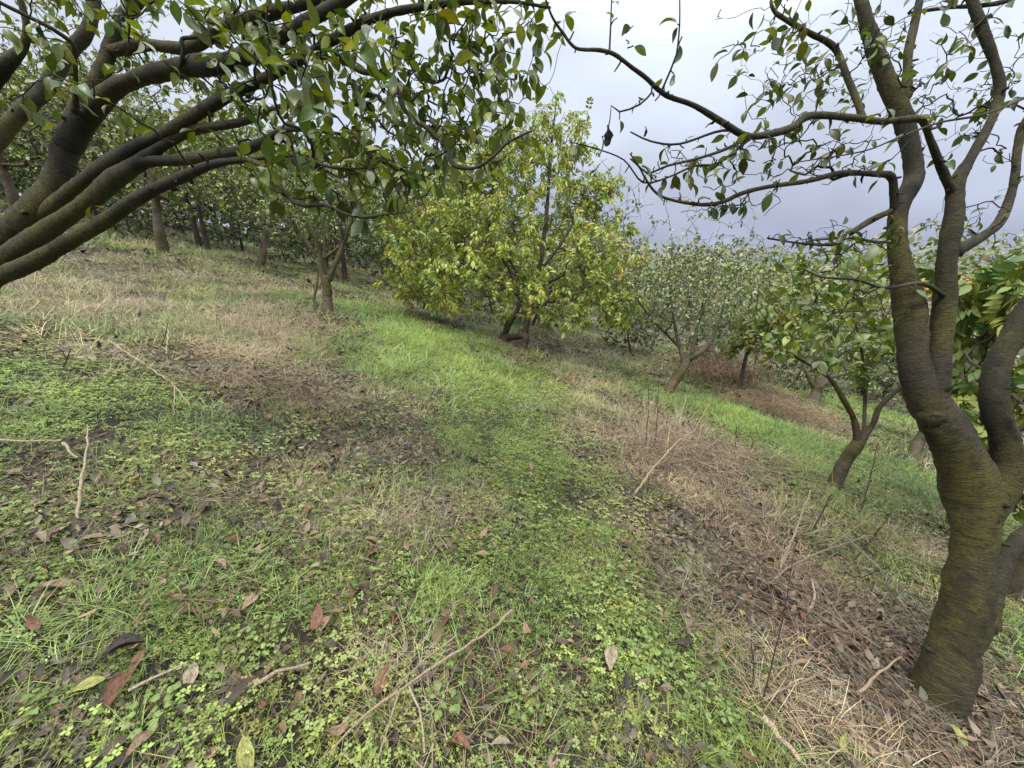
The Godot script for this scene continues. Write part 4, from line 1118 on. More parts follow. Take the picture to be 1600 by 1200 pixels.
	var bush := tree("bush", "dark green bush under the right side of the walnut tree", "bush", b, [upright(b, 0.7, 0.04, Vector3(0.2, 0, 0)), upright(b, 0.8, 0.03, Vector3(-0.4, 0, 0.2)), upright(b, 0.8, 0.03, Vector3(0.1, 0, -0.4))],
		[[b + Vector3(0, 0.85, 0), Vector3(1.3, 0.8, 1.0), 190], [b + Vector3(0.2, 0.3, 0.5), Vector3(1.2, 0.3, 0.6), 70]], {"colors": dark, "leaf": 0.1, "per": 4.0, "thin": 0.009, "step": 0.17, "tip": 0.0045, "moss": 0.1, "tint": Color(0.08, 0.07, 0.05), "group": "dark bushes at the edge of the strip"})
	var spots := [[Vector3(-2.060, 0.400, -11.412), 0.6, 0.8, "dark green bush under the left side of the walnut tree"], [Vector3(-4.055, 0.814, -12.511), 1.9, 0.95, "dark bush between the small vase-shaped tree and the walnut"], [Vector3(3.017, -0.737, -9.548), 3.0, 0.8, "dark bush between the walnut and the leaning silvery plum"], [Vector3(4.653, -0.998, -8.966), 4.1, 0.75, "dark bush behind the foot of the leaning silvery plum"], [Vector3(6.906, -1.467, -9.053), 5.2, 0.95, "dark bush beside the low pruned plum"], [Vector3(-10.884, 2.280, -11.715), 2.4, 0.7, "dark evergreen bush at the head of the dry slope"], [Vector3(-14.710, 3.133, -12.331), 0.1, 1.5, "large dark evergreen bush at the far left of the brow"], [Vector3(-6.910, 1.473, -12.378), 3.9, 0.7, "dark many-stemmed bush in the back row"], [Vector3(10.840, -2.428, -11.164), 1.4, 1.1, "dark bush downhill behind the pruned plum"], [Vector3(-9.405, 1.898, -14.170), 5.5, 1.2, "broad dark bush in the back row right of the two dark trunks"], [Vector3(-12.823, 2.772, -12.048), 2.2, 1.3, "dark bush on the brow behind the lowest sweeping limb"], [Vector3(-6.076, 1.332, -13.093), 0.9, 1.2, "dark bush behind the small vase-shaped tree"], [Vector3(-11.836, 2.490, -14.864), 4.6, 1.2, "dark bush behind the left one of the two dark trunks"], [Vector3(-0.520, 0.116, -10.457), 3.6, 0.7, "dark bush right behind the walnut's two stems"]]
	for q in spots:
		var g: Vector3 = q[0]
		var back := (Vector3(g.x, 0, g.z)).normalized() * 0.9
		placed_copy(bush, "bush", q[3], on_ground(g.x + back.x, g.z + back.z), q[1], Vector3(q[2], q[2] * 1.1, q[2]), "dark bushes at the edge of the strip")
	# grey-green thicket on the right with bare shoots
	b = on_ground(4.2, -11.5)
	var shoots := []
	for i in 46:
		shoots.append(b + Vector3(rng.randfn() * 1.2, rng.randf_range(2.7, 4.3), rng.randfn() * 0.8))
	var thicket := tree("shrub", "grey-green shrub with bare upright shoots behind the leaning silvery plum", "shrub", b, [upright(b, 1.0, 0.05, Vector3(0.3, 0, 0)), upright(b, 1.1, 0.05, Vector3(-0.5, 0, 0.1)), upright(b, 1.0, 0.05, Vector3(0.1, 0, -0.4))],
		[[b + Vector3(0, 1.6, 0), Vector3(1.5, 1.15, 1.2), 220], [b + Vector3(0, 0.6, 0), Vector3(1.3, 0.5, 1.0), 80]], {"colors": grey, "leaf": 0.085, "per": 3.4, "thin": 0.008, "step": 0.18, "tip": 0.0045, "moss": 0.0, "tint": Color(0.15, 0.13, 0.11), "shoots": shoots, "group": "grey-green shrubs on the right skyline"})
	var rows := [[6.6, -11.8, 1.0, 0.95, "grey-green shrub with bare shoots left of the pale young walnut"], [9.0, -11.0, 2.2, 1.0, "grey-green shrub with bare shoots above the pruned plum"], [2.4, -13.5, 3.3, 1.1, "grey-green shrub at the right foot of the brown-tinged tree"], [11.5, -12.0, 4.4, 1.05, "grey-green shrub on the skyline seen left of the big forked trunk"], [13.0, -8.5, 5.1, 1.0, "grey-green shrub downhill, seen through the fork of the big right trunk"], [16.5, -9.0, 0.4, 1.2, "grey-green shrub at the right end of the skyline"]]
	for q in rows:
		placed_copy(thicket, "shrub", q[4], on_ground(q[0], q[1]), q[2], Vector3(1.1, 1.0, 1.1) * q[3], "grey-green shrubs on the right skyline")
	b = on_ground(2.6, -15.5)
	var bt := tree("field_maple", "brown-tinged dense tree behind the right edge of the walnut tree", "tree", b, [upright(b, 2.6, 0.13, Vector3(0.1, 0, 0))],
		[[b + Vector3(0, 3.1, 0), Vector3(1.7, 1.5, 1.5), 260], [b + Vector3(0.3, 1.4, 0), Vector3(1.5, 0.9, 1.2), 90]], {"colors": brown, "leaf": 0.11, "per": 4.0, "thin": 0.01, "step": 0.2, "tip": 0.006, "moss": 0.0, "tint": Color(0.14, 0.12, 0.1)})
	rows = [[-0.6, -16.5, 1.0, 1.15, "brown-tinged tree hidden behind the walnut's crown"], [-4.6, -18.5, 2.0, 1.3, "brown-tinged tree between the walnut and the left rows"], [6.0, -22.0, 2.9, 1.0, "distant brown-tinged tree over the grey-green shrubs"], [11.0, -24.0, 4.0, 1.15, "distant brown-tinged tree left of the far red roof"], [25.0, -26.0, 0.9, 1.3, "distant brown-tinged tree on the right skyline"]]
	for q in rows:
		placed_copy(bt, "field_maple", q[4], on_ground(q[0], q[1]), q[2], Vector3.ONE * q[3])
	# the far wood on the opposite rise, countless crowns
	var s := Scatter.new()
	for i in 52000:
		var a := rng.randf_range(-1.0, 1.25)
		var near := 24.0 if a < 0.0 else lerpf(24.0, 38.0, minf(a / 0.4, 1.0))
		var r := near + 30.0 * pow(rng.randf(), 1.5)
		var x := sin(a) * r
		var z := -cos(a) * r
		var ground := height(x, z)
		# crowns of one height above the valley, so that the skyline stays level and uneven
		var crest := maxf(ground + 4.5, 1.2 + r * 0.035) + 2.4 * patch_noise.get_noise_2d(x * 0.16, z * 0.16) + 1.2 * patch_noise.get_noise_2d(x * 0.6, z * 0.6)
		var y := lerpf(ground + 0.1, crest, pow(rng.randf(), 0.75))
		var d := rand_dir()
		var c: Color = (dull + brown + grey)[rng.randi() % 11]
		var up := (Vector3.UP + rand_dir()).normalized()
		var l := rng.randf_range(0.3, 0.6)
		var zz := (up - d * up.dot(d)).normalized()
		s.add(Basis(d.cross(zz) * l, d * l, zz * l), Vector3(x, y, z), jitter(c, 0.1, 0.2))
	var o := spread("far_woodland", s, walnut_mesh[2], self)
	tag(o, "far-off woodland closing the view behind the orchard", "woodland", "", "stuff")

func far_house() -> void:
	var r := thing("house", "distant house with an orange-red tiled roof glimpsed past the big forked trunk", "house", on_ground(62.0, -58.0, -1.5))
	var st := Geo.new()
	var w := 4.5
	var d := 3.5
	var h := 7.2
	box(st, Vector3(0, h * 0.5, 0), Vector3(w, h * 0.5, d))
	part("wall", st.mesh(M["plaster"]), r)
	var rf := Geo.new()
	for s in [-1.0, 1.0]:
		var a := Vector3(-w - 0.4, h - 0.15, s * (d + 0.4))
		var e := Vector3(w + 0.4, h - 0.15, s * (d + 0.4))
		var t := Vector3(0, 2.4, -s * (d + 0.4))
		var nn := Vector3(0, d + 0.4, s * 2.4).normalized()
		var lift := nn * 0.18
		var q := []
		for p in [a, e, e + t, a + t]:
			q.append(rf.put(p + lift, nn, Vector2.ZERO, Color.WHITE))
		if s > 0:
			rf.tri(q[0], q[2], q[1])
			rf.tri(q[0], q[3], q[2])
		else:
			rf.tri(q[0], q[1], q[2])
			rf.tri(q[0], q[2], q[3])
		var q2 := []
		for p in [a, e, e + t, a + t]:
			q2.append(rf.put(p, -nn, Vector2.ZERO, Color.WHITE))
		if s > 0:
			rf.tri(q2[0], q2[1], q2[2])
			rf.tri(q2[0], q2[2], q2[3])
		else:
			rf.tri(q2[0], q2[2], q2[1])
			rf.tri(q2[0], q2[3], q2[2])
	var roof := part("roof", rf.mesh(M["roof"]), r)
	var ch := Geo.new()
	box(ch, Vector3(1.6, h + 2.0, 0.6), Vector3(0.35, 0.9, 0.35))
	part("chimney", ch.mesh(M["plaster"]), roof)
	for i in 6:
		var wn := Geo.new()
		box(wn, Vector3(-2.8 + 2.8 * (i % 3), 1.9 + 2.9 * (i / 3), d + 0.02), Vector3(0.5, 0.65, 0.05))
		part("window", wn.mesh(M["glass"]), r)

func box(g: Geo, c: Vector3, e: Vector3) -> void:
	for ax in 3:
		for s in [-1.0, 1.0]:
			var nn := Vector3.ZERO
			nn[ax] = s
			var u := Vector3.ZERO
			u[(ax + 1) % 3] = e[(ax + 1) % 3]
			var v := Vector3.ZERO
			v[(ax + 2) % 3] = e[(ax + 2) % 3] * s
			var o := c + nn * e[ax]
			var a := g.put(o - u - v, nn, Vector2(0, 0), Color.WHITE)
			var b := g.put(o + u - v, nn, Vector2(1, 0), Color.WHITE)
			var q := g.put(o + u + v, nn, Vector2(1, 1), Color.WHITE)
			var t := g.put(o - u + v, nn, Vector2(0, 1), Color.WHITE)
			g.tri(a, q, b)
			g.tri(a, t, q)

# ---------------------------------------------------------------- loose things on the ground
func stick(label: String, pts: Array, r: float, tint: Color, sides := [], category := "stick", called := "fallen_stick", group := "dead sticks on the ground") -> void:
	var base: Vector3 = pts[0]
	var all := [pts] + sides
	var g := Geo.new()
	for k in all.size():
		var cv := PackedVector3Array()
		var rr := PackedFloat32Array()
		var line: Array = all[k]
		var rk := r * 1.3 if k == 0 else r * 0.8
		for i in line.size() - 1:
			var a: Vector3 = line[i]
			var b: Vector3 = line[i + 1]
			var m := maxi(2, int(a.distance_to(b) / 0.05))
			for j in m + (1 if i == line.size() - 2 else 0):
				var p := a.lerp(b, float(j) / m)
				cv.append(p - base + Vector3(rng.randfn(), rng.randfn() * 0.6, rng.randfn()) * r * 0.5)
				rr.append(rk * lerpf(1.0, 0.55, (i + float(j) / m) / (line.size() - 1)) * rng.randf_range(0.88, 1.12))
		tube(g, cv, rr, 7, tint, 0.0, 0.12)
	var me := MeshInstance3D.new()
	me.name = numbered(called)
	me.mesh = g.mesh(M["dry_wood"])
	add_child(me, true)
	me.position = base
	tag(me, label, category, group)

func up(p: Vector3, h: float) -> Vector3:
	return Vector3(p.x, height(p.x, p.z) + h + (0.03 if h > 0.015 else 0.0), p.z)

func sticks() -> void:
	var pale := Color(0.5, 0.44, 0.35)
	var tan_ := Color(0.44, 0.38, 0.28)
	var grey := Color(0.3, 0.27, 0.23)
	var dark := Color(0.07, 0.05, 0.045)
	stick("pale straight stick lying at the left edge of the picture below the clover patch", [up(Vector3(-2.726, 0.609, -1.813), 0.02), up(Vector3(-2.562, 0.564, -1.858), 0.03), up(Vector3(-2.450, 0.534, -1.900), 0.03)], 0.006, pale)
	stick("short pale stick broken off the end of the one at the left edge", [up(Vector3(-2.430, 0.528, -1.893), 0.03), up(Vector3(-2.343, 0.503, -1.843), 0.03), up(Vector3(-2.286, 0.487, -1.817), 0.02)], 0.007, pale)
	stick("pale bleached stick propped upright in the brown litter on the left", [up(Vector3(-1.983, 0.402, -1.488), 0.01), up(Vector3(-2.081, 0.430, -1.633), 0.05), up(Vector3(-2.224, 0.470, -1.829), 0.1)], 0.006, pale, [[up(Vector3(-2.224, 0.470, -1.829), 0.1), up(Vector3(-2.351, 0.506, -1.964), 0.12)]])
	stick("long thin pale branch with side twigs lying across the clover patch", [up(Vector3(-3.536, 0.804, -3.343), 0.04), up(Vector3(-3.043, 0.684, -3.070), 0.03), up(Vector3(-2.627, 0.572, -2.837), 0.03), up(Vector3(-2.321, 0.488, -2.602), 0.02)], 0.007, tan_, [[up(Vector3(-2.562, 0.555, -2.790), 0.03), up(Vector3(-2.415, 0.516, -2.595), 0.03), up(Vector3(-2.284, 0.482, -2.412), 0.02)], [up(Vector3(-3.130, 0.707, -3.114), 0.03), up(Vector3(-2.893, 0.645, -2.980), 0.06)]])
	stick("long grey-tan stick with side shoots lying in the grass at the bottom centre", [up(Vector3(0.000, -0.044, -1.367), 0.03), up(Vector3(-0.090, -0.019, -1.245), 0.03), up(Vector3(-0.228, 0.015, -1.104), 0.035), up(Vector3(-0.344, 0.042, -0.991), 0.03), up(Vector3(-0.430, 0.060, -0.909), 0.03), up(Vector3(-0.488, 0.073, -0.828), 0.03), up(Vector3(-0.537, 0.084, -0.747), 0.03)], 0.0047, tan_, [[up(Vector3(-0.224, 0.010, -1.195), 0.03), up(Vector3(-0.308, 0.031, -1.098), 0.035), up(Vector3(-0.394, 0.052, -0.967), 0.03)], [up(Vector3(-0.383, 0.050, -0.951), 0.03), up(Vector3(-0.392, 0.055, -0.863), 0.03), up(Vector3(-0.394, 0.058, -0.770), 0.02)]])
	stick("curved pale twig beside the long stick at the bottom centre", [up(Vector3(-0.361, 0.046, -0.972), 0.02), up(Vector3(-0.305, 0.038, -0.901), 0.03), up(Vector3(-0.264, 0.034, -0.796), 0.02)], 0.004, pale)
	stick("long pale stalk leaning out of the brush towards the silvery plum", [up(Vector3(0.967, -0.316, -2.707), 0.0), Vector3(1.305, -0.380, -3.148) + Vector3(0, 0.12, 0), Vector3(1.650, -0.427, -3.552) + Vector3(0, 0.2, 0), Vector3(1.988, -0.223, -3.865), Vector3(2.236, 0.071, -4.060)], 0.008, tan_)
	stick("straight pale stalk standing upright in the brown litter, the shorter of two", [up(Vector3(1.924, -0.471, -2.341), 0.0), Vector3(1.890, -0.184, -2.329), Vector3(1.932, 0.035, -2.417)], 0.0052, pale)
	stick("straight pale stalk leaning right in the brown litter, the longer of two", [up(Vector3(1.732, -0.423, -2.036), 0.0), Vector3(1.833, -0.167, -2.104), Vector3(1.946, 0.108, -2.189)], 0.0052, pale)
	stick("grey branch lying across the grass towards the big right trunk", [up(Vector3(1.587, -0.388, -1.911), 0.01), up(Vector3(1.778, -0.432, -2.033), 0.03), up(Vector3(2.165, -0.515, -2.244), 0.06), up(Vector3(2.791, -0.640, -2.529), 0.1), up(Vector3(3.157, -0.717, -2.517), 0.04)], 0.0055, grey, [[up(Vector3(2.299, -0.543, -2.319), 0.07), up(Vector3(2.853, -0.649, -2.658), 0.14), up(Vector3(3.240, -0.727, -2.707), 0.14)]])
	stick("thin grey twig lying at the foot of the big right trunk", [up(Vector3(1.498, -0.322, -1.199), 0.02), up(Vector3(1.700, -0.373, -1.314), 0.03), up(Vector3(1.967, -0.440, -1.456), 0.03)], 0.006, tan_)
	stick("thin grey twig lying in brown litter left of the big right trunk", [up(Vector3(1.014, -0.218, -1.106), 0.02), up(Vector3(1.158, -0.251, -1.173), 0.03), up(Vector3(1.330, -0.290, -1.235), 0.03)], 0.005, grey)
	stick("thick broken piece of pale wood at the bottom edge right of centre", [up(Vector3(0.962, -0.202, -1.026), 0.02), up(Vector3(0.982, -0.202, -0.964), 0.02), up(Vector3(1.012, -0.203, -0.896), 0.02)], 0.012, pale)
	stick("short pale twig standing in the litter midway to the right trunk", [up(Vector3(1.655, -0.387, -1.671), 0.0), up(Vector3(1.802, -0.426, -1.826), 0.03), up(Vector3(1.868, -0.445, -1.931), 0.05)], 0.006, pale)
	stick("pale bent twig in the clearing below the small vase-shaped tree", [up(Vector3(-3.762, 0.814, -4.145), 0.02), up(Vector3(-3.471, 0.761, -3.868), 0.06), up(Vector3(-3.147, 0.699, -3.425), 0.02)], 0.007, pale)
	stick("grey stick lying among leaves left of the bottom centre", [up(Vector3(-0.836, 0.138, -0.911), 0.02), up(Vector3(-0.786, 0.128, -0.950), 0.03), up(Vector3(-0.703, 0.110, -0.996), 0.02)], 0.006, tan_)
	stick("thin pale stick crossing brown leaves near the left bottom corner", [up(Vector3(-1.165, 0.204, -0.842), 0.02), up(Vector3(-1.123, 0.196, -0.882), 0.03), up(Vector3(-1.067, 0.184, -0.936), 0.03)], 0.004, pale)
	# dark dead weed stems that stand up
	var stems := [[[Vector3(1.020, -0.220, -1.115), Vector3(1.167, 0.445, -1.319)], "tall dark dead weed stem standing in the brown litter before the right trunk"], [[Vector3(1.022, -0.225, -1.181), Vector3(1.014, -0.020, -1.245)], "short dark dead weed stem left of the tall one in the brown litter"], [[Vector3(2.453, -0.572, -2.655), Vector3(2.621, -0.272, -2.747)], "dark dead weed stem beside the foot of the small dark-stemmed tree"], [[Vector3(3.297, -0.717, -3.118), Vector3(3.461, -0.082, -3.312)], "thin dark weed stem standing in the grass right of the small dark-stemmed tree"], [[Vector3(2.491, -0.581, -2.312), Vector3(2.796, -0.223, -2.422)], "dark dead weed stem near the grey branch"], [[Vector3(1.453, -0.392, -3.803), Vector3(1.494, 0.275, -4.007)], "dark dead weed stalk standing in the tall straw below the silvery plum"], [[Vector3(1.534, -0.406, -3.752), Vector3(1.589, 0.354, -3.984)], "second dark weed stalk in the tall straw below the silvery plum"], [[Vector3(2.587, -0.549, -4.037), Vector3(2.602, -0.230, -4.135)], "lone dark weed stem on the far edge of the brush"], [[Vector3(2.678, -0.566, -3.959), Vector3(2.766, -0.413, -4.006)], "short bent dark stem on the far edge of the brush"], [[Vector3(2.237, -0.486, -4.496), Vector3(2.220, -0.238, -4.572)], "dark weed stem in the green grass beyond the leaning stalk"], [[Vector3(-3.327, 0.740, -3.563), Vector3(-3.255, 0.988, -3.639)], "dark dead weed stem at the back of the clover patch"], [[Vector3(-3.309, 0.768, -2.724), Vector3(-3.243, 0.923, -2.772)], "dark dead weed stem at the left of the clover patch"]]
	for q in stems:
		var a: Vector3 = q[0][0]
		var rise: Vector3 = q[0][1]
		var near := a.distance_to(eye) < 3.3
		var side := rise.lerp(a, 0.45)
		stick(q[1], [a, a.lerp(rise, 0.5) + Vector3(0.01, 0, 0), rise], 0.0022 if near else 0.0036, dark, [[side, side + Vector3(rng.randf_range(-0.06, 0.06), 0.09, 0.03)]], "dead weed", "dead_weed", "dead weeds standing up")

# heaps of cut brush and bramble: arching dead canes thrown over one another
func brush_heap(called: String, label: String, category: String, c: Vector3, reach: Vector3, canes: int, tint: Color, r: float, straw := Color(0.3, 0.22, 0.14), much := 2.0) -> void:
	var o := thing(called, label, category, c)
	var g := Geo.new()
	for i in canes:
		var a := rng.randf() * TAU
		var from := Vector3(cos(a) * reach.x * rng.randf(), 0, sin(a) * reach.z * rng.randf())
		var turn := rng.randf() * TAU
		var len := rng.randf_range(0.4, 1.3) * reach.x
		var rise := reach.y * rng.randf_range(0.15, 1.1)
		var pts := PackedVector3Array()
		var rr := PackedFloat32Array()
		for j in 7:
			var t := j / 6.0
			var p := from + Vector3(cos(turn), 0, sin(turn)) * len * t + Vector3(rng.randfn(), rng.randfn(), rng.randfn()) * 0.02
			p.y = height(c.x + p.x, c.z + p.z) - c.y + rise * sin(PI * minf(t * 0.8 + 0.05, 1.0)) + 0.01
			pts.append(p)
			rr.append(r * (1.1 - 0.7 * t) * 0.9)
		var shade := jitter(tint, 0.08, 0.3)
		var clear := true
		for p in pts:
			clear = clear and Vector2(c.x + p.x - 2.05, c.z + p.z + 1.35).length() > 0.24
		if clear:
			tube(g, pts, rr, 3, shade, 0.0, 0.0)
	part("canes", g.mesh(M["dry_wood"]), o, true)
	var s := Scatter.new()
	for i in int(canes * much):
		var x := rng.randfn() * reach.x * 0.6
		var z := rng.randfn() * reach.z * 0.6
		var b := Basis.from_euler(Vector3(rng.randf_range(-1.2, 0.6), rng.randf() * TAU, rng.randfn() * 0.5)).scaled(Vector3.ONE * rng.randf_range(1.0, 1.8))
		var at := Vector3(x, height(c.x + x, c.z + z) - c.y + rng.randf() * reach.y * 0.6, z)
		var shade := jitter(straw, 0.08, 0.25)
		if Vector2(c.x + x - 2.05, c.z + z + 1.35).length() > 0.45:
			s.add(b, at, shade)
	spread("straw", s, straw_bundle(8, 0.14, 0.05), o)

func tall_straw() -> void:
	# tufts of pale standing straw
	var tuft := grass_tuft(16, 0.1, 0.48, 0.003, "straw", 0.35)
	var places := [[Vector3(1.485, -0.392, -3.965), "tall pale straw tuft with dark stalks in it, below the leaning silvery plum"], [Vector3(1.940, -0.443, -4.477), "tall pale straw tuft just beyond the first, towards the silvery plum"], [Vector3(1.403, -0.365, -4.459), "low pale straw tuft left of the tall stalks"], [Vector3(1.403, -0.392, -3.515), "pale straw tuft in front of the tall stalks"], [Vector3(1.150, -0.315, -6.315), "small yellowish straw tuft at the foot of the silvery plum's left side"], [Vector3(2.084, -0.608, -8.374), "dry yellow-brown seedling clump at the field edge under the walnut's right side"], [Vector3(-5.407, 1.062, -5.251), "dry straw tuft in the upper left of the slope"], [Vector3(-3.660, 0.761, -5.588), "dry straw tuft left of the small vase-shaped tree"], [Vector3(-5.470, 1.123, -4.522), "dry straw tuft at the left edge of the slope"], [Vector3(-6.058, 1.229, -7.519), "dry straw tuft below the pale straight trunk"]]
	for q in places:
		var p: Vector3 = q[0]
		var o := thing("straw_tuft", q[1], "dry grass", on_ground(p.x, p.z), "tufts of standing straw")
		var s := Scatter.new()
		for i in 6:
			var x := rng.randfn() * 0.16
			var z := rng.randfn() * 0.16
			s.add(Basis(Vector3.UP, rng.randf() * TAU).scaled(Vector3.ONE * rng.randf_range(0.5, 1.1)), Vector3(x, height(p.x + x, p.z + z) - o.position.y, z), jitter(Color(0.46, 0.4, 0.29), 0.06, 0.25))
		spread("blades", s, tuft, o)

func fallen_leaves() -> void:
	var russet := Color(0.24, 0.115, 0.065)
	var tan_ := Color(0.38, 0.25, 0.16)
	var brown := Color(0.14, 0.09, 0.06)
	var dark := Color(0.07, 0.052, 0.042)
	var pale := Color(0.4, 0.33, 0.22)
	var lime := Color(0.36, 0.36, 0.1)
	var gold := Color(0.5, 0.42, 0.06)
	var colors := {"russet": russet, "tan": tan_, "brown": brown, "dark brown": dark, "pale straw-coloured": pale, "yellow-green": lime, "bright yellow": gold}
	var shapes := {}
	for key in colors:
		var list := []
		for k in 4:
			var g := Geo.new()
			oval(g, Vector3.ZERO, Vector3.UP, Vector3.BACK, 1.0, rng.randf_range(0.34, 0.46), 9, [0.2, 0.9, -0.5, 1.6][k], [0.5, 1.3, -1.0, 0.4][k], Color.WHITE, 0.72, 0.025)
			oval(g, Vector3(0, -0.16, 0), Vector3.UP, Vector3(0, 0.2, 1), 0.2, 0.14, 2, 0.0, 0.2, Color(0.7, 0.6, 0.5))
			var m: StandardMaterial3D = LM["dead_leaf"].duplicate()
			m.albedo_color = (colors[key] as Color).linear_to_srgb()
			m.albedo_texture = blotches
			list.append(g.mesh(m))
		shapes[key] = list
	var marked := [
		[Vector3(-1.137, 0.178, -1.896), "russet", 0.1, "russet curled leaf on the grass above the middle of the left half"], [Vector3(-0.775, 0.100, -1.694), "tan", 0.13, "long tan folded leaf standing on edge left of the bright grass tuft"], [Vector3(-0.716, 0.094, -1.556), "russet", 0.09, "russet leaf touching the lower end of the long tan folded one"], [Vector3(-0.695, 0.100, -1.302), "russet", 0.12, "big russet leaf with a bent-up edge left of the bright grass tuft"], [Vector3(-0.728, 0.110, -1.201), "tan", 0.1, "tan rolled leaf below the big russet one"], [Vector3(-0.762, 0.119, -1.125), "russet", 0.13, "long russet rolled leaf pointing down the slope below the big russet one"], [Vector3(-0.491, 0.062, -1.207), "russet", 0.1, "narrow russet leaf upright under a pale green one"], [Vector3(-1.010, 0.155, -1.700), "tan", 0.08, "small tan cupped leaf above the long tan folded one"], [Vector3(-1.937, 0.388, -1.363), "russet", 0.09, "russet leaf lying by the propped pale stick on the left"], [Vector3(-1.826, 0.361, -1.371), "tan", 0.09, "tan curled leaf just right of the russet one by the propped stick"], [Vector3(-1.734, 0.334, -1.134), "tan", 0.2, "long tan leaf lying flat near the left edge"], [Vector3(-1.314, 0.235, -1.385), "tan", 0.09, "tan boat-shaped leaf in the left half among clover"], [Vector3(-1.042, 0.175, -1.263), "tan", 0.1, "narrow tan leaf left of the big russet one"], [Vector3(-1.362, 0.245, -1.539), "russet", 0.08, "folded russet leaf left of the small tan cupped one"], [Vector3(-1.694, 0.327, -1.653), "dark brown", 0.1, "dark brown leaf lying flat below the clover patch"], [Vector3(-1.596, 0.299, -0.996), "russet", 0.08, "small russet leaf at the left edge among dark grass"], [Vector3(0.442, -0.122, -1.281), "pale straw-coloured", 0.15, "large pale leaf lying flat right of the bottom centre"], [Vector3(1.475, -0.334, -1.441), "bright yellow", 0.08, "bright yellow leaf on the brown litter left of the right trunk"], [Vector3(1.127, -0.288, -1.748), "yellow-green", 0.1, "yellow-green curled leaf by the edge of the brown litter"], [Vector3(1.208, -0.291, -1.569), "yellow-green", 0.07, "small upright yellow-green leaf in the brown litter"], [Vector3(-0.234, -0.029, -1.859), "bright yellow", 0.05, "tiny bright yellow leaf above the bright grass tuft"], [Vector3(1.859, -0.397, -1.140), "yellow-green", 0.12, "yellow-green leaf lying in front of the right trunk's foot"], [Vector3(-0.462, 0.066, -0.941), "russet", 0.12, "dark russet leaf left of the long stick at the bottom"], [Vector3(-0.811, 0.056, -2.737), "yellow-green", 0.06, "small yellow-green leaf in the pale litter of the middle"], [Vector3(-0.132, 0.009, -0.819), "russet", 0.12, "russet leaf at the bottom edge right of the long stick"], [Vector3(1.010, -0.291, -2.092), "russet", 0.1, "russet leaf on the brown litter band"], [Vector3(0.759, -0.187, -1.350), "dark brown", 0.13, "dark brown leaf beside the green weeds right of centre"], [Vector3(-1.260, 0.224, -0.874), "yellow-green", 0.12, "yellow-green mottled leaf near the bottom left corner"], [Vector3(-1.209, 0.213, -0.902), "russet", 0.13, "russet rolled leaf touching the mottled one near the bottom left corner"], [Vector3(-0.806, 0.132, -0.878), "russet", 0.06, "round russet leaf left of the long stick's lower end"], [Vector3(-1.017, 0.174, -0.896), "dark brown", 0.1, "dark wet leaf below the middle of the left half"], [Vector3(-0.792, 0.131, -0.777), "yellow-green", 0.14, "long mottled yellow-green leaf at the bottom edge"], [Vector3(-1.333, 0.240, -0.942), "dark brown", 0.12, "dark grey-brown leaf above the mottled one at the bottom left"], [Vector3(-0.297, 0.022, -1.241), "russet", 0.07, "pair-sized russet leaf under the bright grass tuft"], [Vector3(0.013, -0.035, -1.187), "russet", 0.08, "narrow russet leaf right of the long stick's upper end"], [Vector3(2.175, -0.521, -2.592), "tan", 0.09, "tan leaf between the two upright pale stalks"], [Vector3(1.784, -0.428, -1.925), "tan", 0.09, "tan leaf at the near end of the grey branch"], [Vector3(0.337, -0.119, -1.517), "dark brown", 0.1, "dark brown leaf at the left edge of the brown litter"]]
	for q in marked:
		loose_leaf(shapes, q[1], q[0], q[2] * 0.82, q[3], "")
	var places := [[Vector3(1.924, -0.415, -1.202), "in the litter at the big right trunk's foot"], [Vector3(1.775, -0.410, -1.643), "on the brown litter left of the big right trunk"], [Vector3(1.406, -0.356, -1.952), "in the middle of the brown litter band"], [Vector3(2.079, -0.503, -2.493), "by the two upright pale stalks"], [Vector3(1.356, -0.385, -2.827), "at the foot of the leaning pale stalk"], [Vector3(0.598, -0.145, -1.201), "among the bright weeds right of the bottom centre"], [Vector3(0.355, -0.139, -1.726), "on the weedy edge of the brown litter"], [Vector3(0.152, -0.162, -2.670), "on the weedy track in the middle"], [Vector3(-0.297, 0.013, -1.411), "round the bright grass tuft"], [Vector3(-0.279, 0.029, -1.008), "beside the long stick at the bottom"], [Vector3(-0.515, 0.078, -0.856), "below the long stick's lower end"], [Vector3(-0.700, 0.102, -1.261), "round the big russet leaf"], [Vector3(-0.904, 0.119, -1.941), "on the thin turf left of the track"], [Vector3(-1.101, 0.184, -1.463), "on the mossy turf left of the long folded leaf"], [Vector3(-0.959, 0.161, -1.023), "among the dark soil of the lower left"], [Vector3(-1.063, 0.183, -0.810), "near the round clover at the bottom left"], [Vector3(-1.349, 0.241, -0.807), "in the bottom left corner"], [Vector3(-1.667, 0.319, -1.153), "by the long tan leaf at the left edge"], [Vector3(-1.999, 0.407, -1.537), "by the propped pale stick"], [Vector3(-1.976, 0.400, -2.047), "just below the clover patch"], [Vector3(-2.963, 0.678, -2.404), "in the clover patch"], [Vector3(-2.125, 0.413, -3.176), "on the flattened twigs right of the clover patch"], [Vector3(-0.880, 0.063, -3.011), "on the pale litter above the track"], [Vector3(0.159, -0.049, -0.953), "in the grass at the bottom centre"], [Vector3(0.837, -0.175, -0.988), "at the bottom edge by the thick broken wood"]]
	var made := 0
